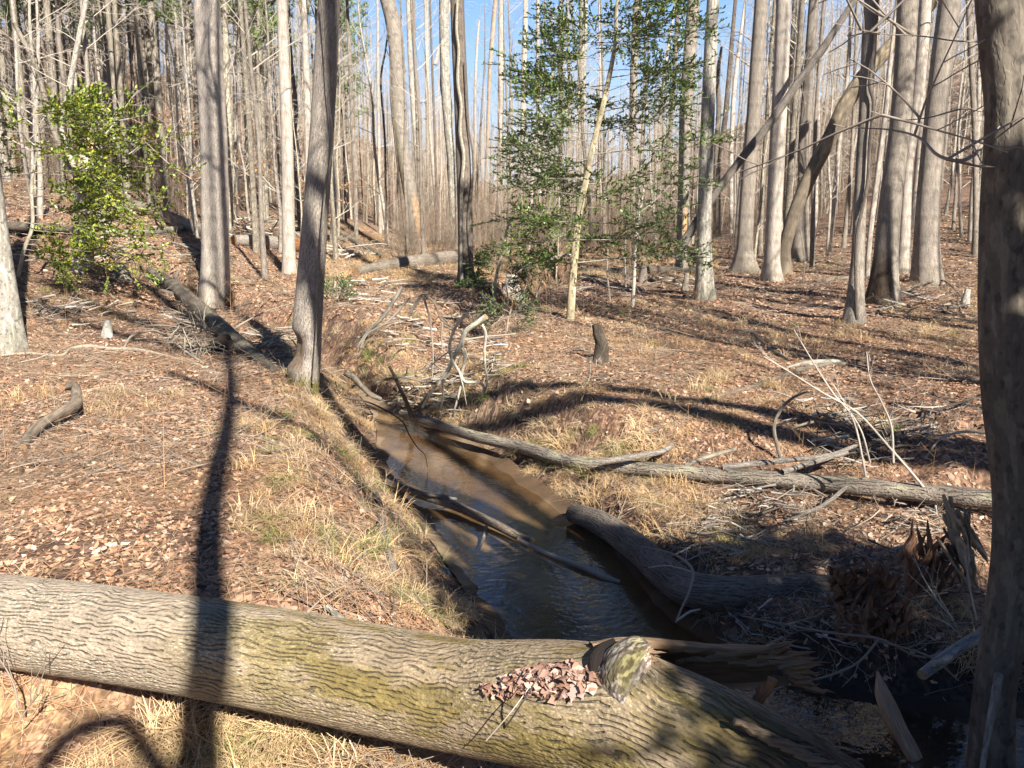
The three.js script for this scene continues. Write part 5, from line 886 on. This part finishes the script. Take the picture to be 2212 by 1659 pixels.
// ---------------------------------------------------------------- leaf litter, grass and twigs on the ground
const leafShapes = [
  (() => { const g = new GB(); g.strip([V(0, .02, -.5), V(0, .0, -.2), V(0, .03, .15), V(0, .14, .5)], [.06, .55, .52, .04], V(1, .12, 0).normalize()); return g.build(true); })(),
  (() => { const g = new GB(); g.strip([V(0, .10, -.5), V(0, .0, -.25), V(0, .0, -.05), V(0, .03, .1), V(0, .06, .3), V(0, .2, .5)], [.05, .42, .30, .66, .36, .05], V(1, -.18, 0).normalize()); return g.build(true); })(),
  (() => { const g = new GB(); g.strip([V(0, .22, -.45), V(0, .04, -.15), V(0, .02, .15), V(0, .2, .45)], [.12, .8, .74, .1], V(1, .3, 0).normalize()); return g.build(true); })(),
];
const PAL = [[.40, .245, .155], [.34, .19, .11], [.26, .13, .07], [.20, .10, .055], [.38, .27, .195], [.13, .07, .045], [.32, .16, .08], [.50, .36, .26], [.24, .115, .06], [.30, .175, .105]];
{
  const rng = rngOf(2024), lists = leafShapes.map(() => []), tints = leafShapes.map(() => []), leafMat = new THREE.MeshStandardMaterial({ color: rgb(1, 1, 1), roughness: .72, side: THREE.DoubleSide });
  const q1 = new THREE.Quaternion(), q2 = new THREE.Quaternion();
  const put = (x, z, size, flat) => {
    const y = H(x, z), n = normalAt(x, z), k = Math.floor(rng() * 3);
    q1.setFromUnitVectors(up, n); q2.setFromEuler(new THREE.Euler((rng() - .5) * flat, rng() * 6.28, (rng() - .5) * flat));
    lists[k].push(mat4(V(x, y + size * .12 * rng() + .003, z), q1.clone().multiply(q2), V(size * (.45 + .6 * rng()), size, size * (.8 + .5 * rng()))));
    const wet = fbm(x * .55, z * .55, 3, 431), red = fbm(x * .3 + 9, z * .3, 2, 433); let c = PAL[Math.floor(rng() * 10)]; c = mix3(c, [.29, .17, .10], .30); const b = (.85 + .5 * rng()) * mixn(.78, 1.12, wet);
    const pale = 1 + .35 * smooth(9, 4, -z) * smooth(.35, .6, fbm(x * .8, z * .8, 2, 435)); tints[k].push(rgb(c[0] * b * pale, c[1] * b * mixn(.96, 1.12, red) * pale, c[2] * b * mixn(.92, 1.2, red) * pale));
  };
  for (const [d0, d1, per, size, flat] of [[2.6, 6, 900, .050, .8], [6, 11, 620, .055, .8], [11, 18, 290, .070, .75], [18, 30, 120, .10, .7], [30, 48, 32, .16, .6]]) {
    const n = Math.round(per * .70 * (d1 * d1 - d0 * d0));
    for (let i = 0; i < n; i++) {
      const d = Math.sqrt(d0 * d0 + (d1 * d1 - d0 * d0) * rng()), x = (rng() * 2 - 1) * .74 * d, z = -d;
      let keep = 1; const [s, side] = z < 3 ? nearLine(STREAM, x, z) : [9, 1];
      if (s < .12) keep = s < -.1 ? .022 : .14; else if (s < .9) keep = mixn(.15, .85, smooth(.1, .9, s));
      if (z > -4.3 && x < .2) keep *= .38;                                                   // barer clay this side of the log
      keep *= mixn(.55, 1, smooth(.32, .5, fbm(x * .7 + 3, z * .7, 3, 437)));
      if (rng() > keep) continue;
      if (s < -.1 && z < -12) continue;
      put(x, z, size * (.45 + .7 * rng() + .6 * rng() * rng() * rng()), flat);
    }
  }
  const root = thing('leaf_litter', V(0, 0, 0), 'deep brown and tan fallen leaves covering the forest floor', 'leaf litter'); root.userData.kind = 'stuff';
  leafShapes.forEach((g, k) => inst(root, 'leaves', g, leafMat, lists[k], tints[k]));
}
{ // dry grass: drooping tufts
  const tuft = (seed, n, h, spread, w) => { const r = rngOf(seed), g = new GB(); for (let k = 0; k < n; k++) { const a = r() * 6.28, L = h * (.55 + .7 * r()), dir = V(Math.cos(a), 0, Math.sin(a)), p0 = V((r() - .5) * spread * .5, -.01, (r() - .5) * spread * .5), lean = .7 + 1.0 * r(), pts = []; for (let i = 0; i <= 4; i++) { const t = i / 4; pts.push(p0.clone().addScaledVector(dir, L * lean * t * t * .9).add(V(0, L * (t - .60 * lean * t * t), 0))); } const b = .75 + .5 * r(); g.strip(pts, [w, w, w * .85, w * .6, w * .2], V(-dir.z, 0, dir.x), [b, b, b * (.85 + .2 * r())]); } return g.build(); };
  const tufts = [tuft(1, 52, .22, .26, .004), tuft(2, 44, .28, .3, .0038), tuft(3, 64, .15, .3, .0042)];
  const straw = std({ color: rgb(.50, .385, .24), side: THREE.DoubleSide, roughness: .8 }), green = std({ color: rgb(.19, .22, .055), side: THREE.DoubleSide, roughness: .7 });
  const rng = rngOf(441), L = tufts.map(() => []), T = tufts.map(() => []), G = tufts.map(() => []);
  const add = (x, z, s, isGreen) => { const k = Math.floor(rng() * 3), n = normalAt(x, z), q = new THREE.Quaternion().setFromUnitVectors(up, n.lerp(up, .45).normalize()).multiply(yaw(rng() * 6.28)), m = mat4(V(x, H(x, z), z), q, V(s, s * (.7 + .5 * rng()), s)); if (isGreen) G[k].push(m); else { L[k].push(m); const b = .65 + .6 * rng(), r = rng(); T[k].push(rgb(b, b * mixn(.84, 1.0, r), b * mixn(.65, 1, r))); } };
  for (let i = 0; i < 26000; i++) {       // along the creek edges
    const d = 3 + 15 * Math.pow(rng(), .8), x = (rng() * 2 - 1) * .72 * d, z = -d, [s, side] = nearLine(STREAM, x, z);
    if (s < .04) continue;
    let p = 0; const patch = smooth(.40, .58, fbm(x * .9 + 20, z * .9, 3, 443));
    if (side > 0) { p = smooth(1.5, .3, s) * (.25 + .75 * patch); if (z > -9 && z < -4.2) p = Math.max(p, .6 * smooth(2.3, .7, s) * patch); if (z > -4.3) p = .75 * smooth(-4.2, -3.8, z) * smooth(.35, .6, fbm(x * 1.2, z * 1.2, 2, 445) + .12 * smooth(-1.6, -.2, x)); }
    else { p = .55 * smooth(1.0, .2, s) * (.3 + .7 * patch); if (z < -7.6) p = Math.max(p, .9 * smooth(1.5, .5, s) * smooth(.3, .5, fbm(x * .8, z * .8, 2, 447))); if (z > -8 && s < 1.7) p = Math.max(p, .5 * patch); }
    if (rng() > p * .30) continue;
    add(x, z, .65 + .6 * rng(), rng() < .10 + .2 * smooth(.55, .7, fbm(x * .8, z * .8, 2, 449)));
  }
  for (let i = 0; i < 3200; i++) { const d = 9 + 26 * rng(), x = (rng() * 2 - 1) * .7 * d, z = -d, f = fbm(x * .3 + 4, z * .3, 3, 451); if (f < .5 || nearLine(STREAM, x, z)[0] < .3) continue; add(x, z, .6 + .7 * rng(), rng() < .04); }
  for (let i = 0; i < 2600; i++) { const d = 26 + 26 * rng(), px = 700 + 850 * rng(), p = at(px, 560, d); if (nearLine(STREAM, p.x, p.z)[0] < .3) continue; add(p.x, p.z, .9 + .9 * rng(), false); }
  const root = thing('dry_grass', V(0, 0, 0), 'drooping straw coloured dry grass along the creek banks', 'grass'); root.userData.kind = 'stuff';
  tufts.forEach((g, k) => inst(root, 'blades', g, straw, L[k], T[k]));
  const root2 = thing('green_grass', V(0, 0, 0), 'small tufts of fresh green grass near the creek', 'grass'); root2.userData.kind = 'stuff';
  tufts.forEach((g, k) => inst(root2, 'blades', g, green, G[k]));
}
{ // straw and needles lying flat among the leaves
  const rng = rngOf(455), g = [0, 1, 2].map((s) => { const r = rngOf(456 + s), b = new GB(); for (let k = 0; k < 7; k++) { const a = r() * 6.28, L = .10 + .14 * r(), c = V((r() - .5) * .2, .006 + .02 * r(), (r() - .5) * .2), d = V(Math.cos(a), .12 * (r() - .5), Math.sin(a)), m = V(-d.z, .5 * (r() - .5), d.x).multiplyScalar(L * .12); b.strip([c.clone().addScaledVector(d, -L / 2), c.clone().add(m), c.clone().addScaledVector(d, L / 2)], [.0022, .0026, .0014], V(-d.z, 0, d.x)); } return b.build(); });
  const L = g.map(() => []), T = g.map(() => []);
  for (let i = 0; i < 15000; i++) {
    const d = 2.8 + 15 * Math.pow(rng(), .9), x = (rng() * 2 - 1) * .74 * d, z = -d; if (nearLine(STREAM, x, z)[0] < .1 || rng() > smooth(.28, .62, fbm(x * .6 + 14, z * .6, 3, 457))) continue;
    const k = Math.floor(rng() * 3), q = new THREE.Quaternion().setFromUnitVectors(up, normalAt(x, z)).multiply(yaw(rng() * 6.28)); L[k].push(mat4(V(x, H(x, z) + .004, z), q, .8 + .8 * rng())); const b = .6 + .7 * rng(), r = rng(); T[k].push(rgb(.36 * b, mixn(.17, .27, r) * b, mixn(.08, .16, r) * b));
  }
  const root = thing('straw_litter', V(0, 0, 0), 'thin reddish and straw coloured needles scattered among the fallen leaves', 'straw'); root.userData.kind = 'stuff';
  const m = new THREE.MeshStandardMaterial({ color: rgb(1, 1, 1), roughness: .8, side: THREE.DoubleSide });
  g.forEach((q, k) => inst(root, 'straw', q, m, L[k], T[k]));
}
{ // fallen twigs, small enough to be litter, and thin upright stalks
  const rng = rngOf(461), shapes = [0, 1, 2, 3].map((s) => { const g = new GB(), r = rngOf(470 + s); limb(g, r, V(-.5, 0, 0), V(1, .04, 0), 1, .011, s < 2 ? 1 : 0, { levels: 1, kids: [3], wander: .3, lift: 0, thin: .003 }); return g.build(); });
  const stalk = [0, 1].map((s) => { const g = new GB(), r = rngOf(480 + s); limb(g, r, V(0, 0, 0), V((r() - .5) * .3, 1, (r() - .5) * .3), 1, .0055, 0, { levels: 1, kids: [3], wander: .14, lift: .05, thin: .0025 }); return g.build(); });
  const lists = shapes.map(() => []), tint = shapes.map(() => []), l2 = stalk.map(() => []), t2 = stalk.map(() => []);
  for (let i = 0; i < 17000; i++) {
    const d = 3 + 42 * Math.pow(rng(), 1.15), x = (rng() * 2 - 1) * .72 * d, z = -d; const [s, side] = nearLine(STREAM, x, z); if (s < .05 || fbm(x * .5, z * .5, 2, 463) < .38) continue;
    const k = Math.floor(rng() * 4), n = normalAt(x, z), c = .5 + 1.0 * rng(); lists[k].push(mat4(V(x, H(x, z) + .02, z), new THREE.Quaternion().setFromUnitVectors(up, n).multiply(yaw(rng() * 6.28)).multiply(new THREE.Quaternion().setFromAxisAngle(V(0, 0, 1), (rng() - .4) * .3)), (.12 + .5 * rng() * rng()) * (1 + d / 22)));
    tint[k].push(rgb(c, c * .94, c * .86));
  }
  for (let i = 0; i < 2600; i++) { const d = 6 + 34 * rng(), x = (rng() * 2 - 1) * .7 * d, z = -d; if (nearLine(STREAM, x, z)[0] < .2 || fbm(x * .35 + 8, z * .35, 3, 465) < .46) continue; const k = Math.floor(rng() * 2), c = .6 + .8 * rng(); l2[k].push(mat4(V(x, H(x, z) - .02, z), yaw(rng() * 6.28), .12 + .55 * rng() * rng() * (1 + d / 30))); t2[k].push(rgb(c * 1.25, c * .85, c * .55)); }
  const root = thing('fallen_twigs', V(0, 0, 0), 'countless small dead twigs strewn over the leaves', 'twigs'); root.userData.kind = 'stuff';
  shapes.forEach((g, k) => inst(root, 'twigs', g, M.twig, lists[k], tint[k]));
  const root2 = thing('dead_stalks', V(0, 0, 0), 'thin reddish dead stalks standing in the leaf litter', 'stalks'); root2.userData.kind = 'stuff';
  stalk.forEach((g, k) => inst(root2, 'stalks', g, M.twig, l2[k], t2[k]));
}
// ---------------------------------------------------------------- trees behind the camera, whose shadows fall into the view
{
  const dirH = V(SUN.x, 0, SUN.z).length();
  function shadeTree(label, a, b, w, t1, o = {}) {      // its shadow runs along these points of the ground
    let run = 0; const line = [a, ...(o.via ?? []), b].map((p) => onGround(...p)), pts = line.map((g, i) => { if (i) run += Math.hypot(g.x - line[i - 1].x, g.z - line[i - 1].z); return g.clone().addScaledVector(SUN, t1 + run / dirH * (o.k ?? 1)); });
    const p1 = pts[0], last = pts[pts.length - 1], dir0 = pts[1].clone().sub(p1).normalize(), dir = last.clone().sub(pts[pts.length - 2]).normalize(), foot = p1.clone().addScaledVector(dir0, -(p1.y - H(p1.x, p1.z)) / dir0.y), top = last.clone().addScaledVector(dir, Math.max(.5, ((o.h ?? 26) - last.y) / dir.y));
    const base = V(foot.x, H(foot.x, foot.z), foot.z), root = thing('bare_tree', base, label, 'tree'), rng = rngOf(Math.round(a[0] + a[1] * 3));
    const all = [foot.clone().addScaledVector(dir0, -.3), ...pts, top], b2 = pathOf(all.map((p) => [p, w / 2 * mixn(1.1, .5, clamp(p.y / 26))]), 40);
    part(root, 'trunk', new GB().tube(b2.pts, b2.radii, 14, { rep: 3, tile: 1, shape: (t, a2, l) => 1 + .2 * (fbm(l * .7, a2, 2, 471) - .5) }).build(true).translate(-base.x, -base.y, -base.z), M.grey);
    const c = new GB(); for (let k = 0; k < (o.crown ?? 9); k++) { const f = .55 + .44 * rng(), a2 = rng() * 6.28; limb(c, rng, foot.clone().lerp(top, f), V(Math.cos(a2), .8, Math.sin(a2)), 2 + 2 * rng(), w * .12, 0, { levels: 2, kids: [4, 3], wander: .26, lift: .1, thin: .008 }); }
    if (c.i.length) part(root, 'crown', c.build().translate(-base.x, -base.y, -base.z), M.twigPale);
    for (const l of o.bend ?? []) { const q = pathOf(l.map(([x, y, r, t]) => [onGround(x, y).addScaledVector(SUN, t), r]), 24); part(root, 'branch', new GB().tube(q.pts, q.radii, 9, { tile: 1 }).build().translate(-base.x, -base.y, -base.z), M.grey); }
    return root;
  }
  shadeTree('tree behind the camera whose shadow crosses the log and the stout poplar', [428, 1560], [332, 478], .20, 9, { h: 32, crown: 0, via: [[446, 1330], [452, 1120], [498, 850], [470, 700], [405, 565]], bend: [[[90, 1665, .05, 9.1], [140, 1600, .05, 9.2], [200, 1568, .055, 9.3], [262, 1562, .05, 9.3], [300, 1600, .05, 9.2], [340, 1660, .05, 9.1], [430, 1720, .05, 9]]] });  // bent limb: unseen stand-in, added to cast the arched shadow at lower left
  shadeTree('tree behind the camera whose shadow runs up the left bank to the gnawed tree', [1180, 1370], [640, 920], .18, 9.5, { h: 11.5, crown: 0 });
  shadeTree('tree behind the camera whose shadow lies across the middle of the creek', [1290, 1210], [905, 930], .22, 11, { h: 12.5, crown: 0 });
  shadeTree('tree behind the camera shading the nearest trunk', [2140, 1640], [1800, 1420], .42, 6.5, { h: 20 });
  const shadeAt = V(1.64 + 6.2 * Math.sin(SUN_AZ), 0, -3.95 + 6.2 * Math.cos(SUN_AZ)); shadeAt.y = H(shadeAt.x, shadeAt.z);
  { // the stout poplar carries the shadow of a second stem
    const d = -poplar.position.z, q = [[468, 560], [459, 380], [452, 200], [449, 0], [446, -150]].map(([x, y]) => at(x - 6, y, d).addScaledVector(SUN, 34)), root = thing('bare_tree', V(q[0].x, H(q[0].x, q[0].z), q[0].z), 'slim tree behind the camera whose shadow climbs the stout poplar', 'tree');
    const p = pathOf([[V(q[0].x, H(q[0].x, q[0].z) - .3, q[0].z), .17], ...q.map((a) => [a, .10])], 30); part(root, 'trunk', new GB().tube(p.pts, p.radii, 12, { rep: 2, tile: 1 }).build(true).translate(-root.position.x, -root.position.y, -root.position.z), M.grey);
  }
  { // a thick broken trunk, added unseen behind the right shoulder to shade the pit
    const fs = shadeAt.clone(), sn = thing('broken_snag', fs, 'added thick broken trunk, unseen behind the camera, to shade the dark pit', 'tree stump'), q = pathOf([[V(0, -.3, 0), .75], [V(0, 1, 0), .62], [V(.05, 4, 0), .56], [V(.1, 5.2, 0), .45]], 30);
    part(sn, 'trunk', seamless(new GB().tube(q.pts, q.radii, 30, { rep: 6, tile: .8, caps: [1], shape: (t, a, l) => 1 + .2 * (fbm(a * 2, l, 2, 505) - .5) + smooth(.85, 1, t) * .5 * (fbm(a * 4, 1, 2, 506) - .5) }).build(true), 30, 31), M.grey);
  }
  { // a dense evergreen, added unseen to keep the pit below in deep shade
    const foot = shadeAt.clone(), rng = rngOf(501), root = thing('holly_tree', foot, 'added dense evergreen holly, unseen behind the camera, to shade the dark pit', 'holly tree'), leaves = [];
    const p = pathOf([[V(0, -.2, 0), .07], [V(.05, 3, 0), .05], [V(0, 6, 0), .015]], 20); part(root, 'trunk', new GB().tube(p.pts, p.radii, 8, { tile: 1 }).build(), M.holly);
    const gg = new GB(); for (let k = 0; k < 64; k++) { const y = 1.5 + 4.1 * k / 64, a = k * 2.4; leafBranches(gg, leaves, rng, V(0, y, 0), V(Math.cos(a), .05, Math.sin(a)), (1.05 - .10 * Math.abs(y - 3.4)) * (.75 + .5 * rng()), .01, { droop: -.1, kids: 11, leaves: 16, size: .11 }); }
    part(root, 'branches', gg.build(), M.holly); inst(root, 'leaves', hollyLeaf, hollyMat(.075, .125, .032), leaves);
    const two = root.clone(); two.name = numbered('holly_tree'); two.userData = { ...root.userData, label: 'second added evergreen holly, unseen behind the camera, to shade the brush by the nearest trunk' }; scene.add(two);  // added twin, placed to shade the brush further right
    two.position.set(3.05 + 7 * Math.sin(SUN_AZ), 0, -4.75 + 7 * Math.cos(SUN_AZ)); two.position.y = H(two.position.x, two.position.z) + .3; two.rotation.y = 2; two.scale.setScalar(.9);
  }
  shadeTree('tree outside the right edge shading the right bank brow', [2120, 965], [1400, 850], .27, 9, { k: .95 });
  shadeTree('tree outside the right edge shading the hollow of the right bank', [2050, 985], [1650, 930], .30, 10, { k: .95 });
  shadeTree('tree outside the right edge with a long shadow on the right floor', [2130, 800], [1650, 702], .36, 13);
  shadeTree('tree outside the right edge shading the right grove floor', [2110, 700], [1560, 640], .4, 16);
  shadeTree('tree outside the right edge shading the floor by the speckled trunk', [1950, 760], [1420, 655], .35, 17);
}
renderer.render(scene, camera);
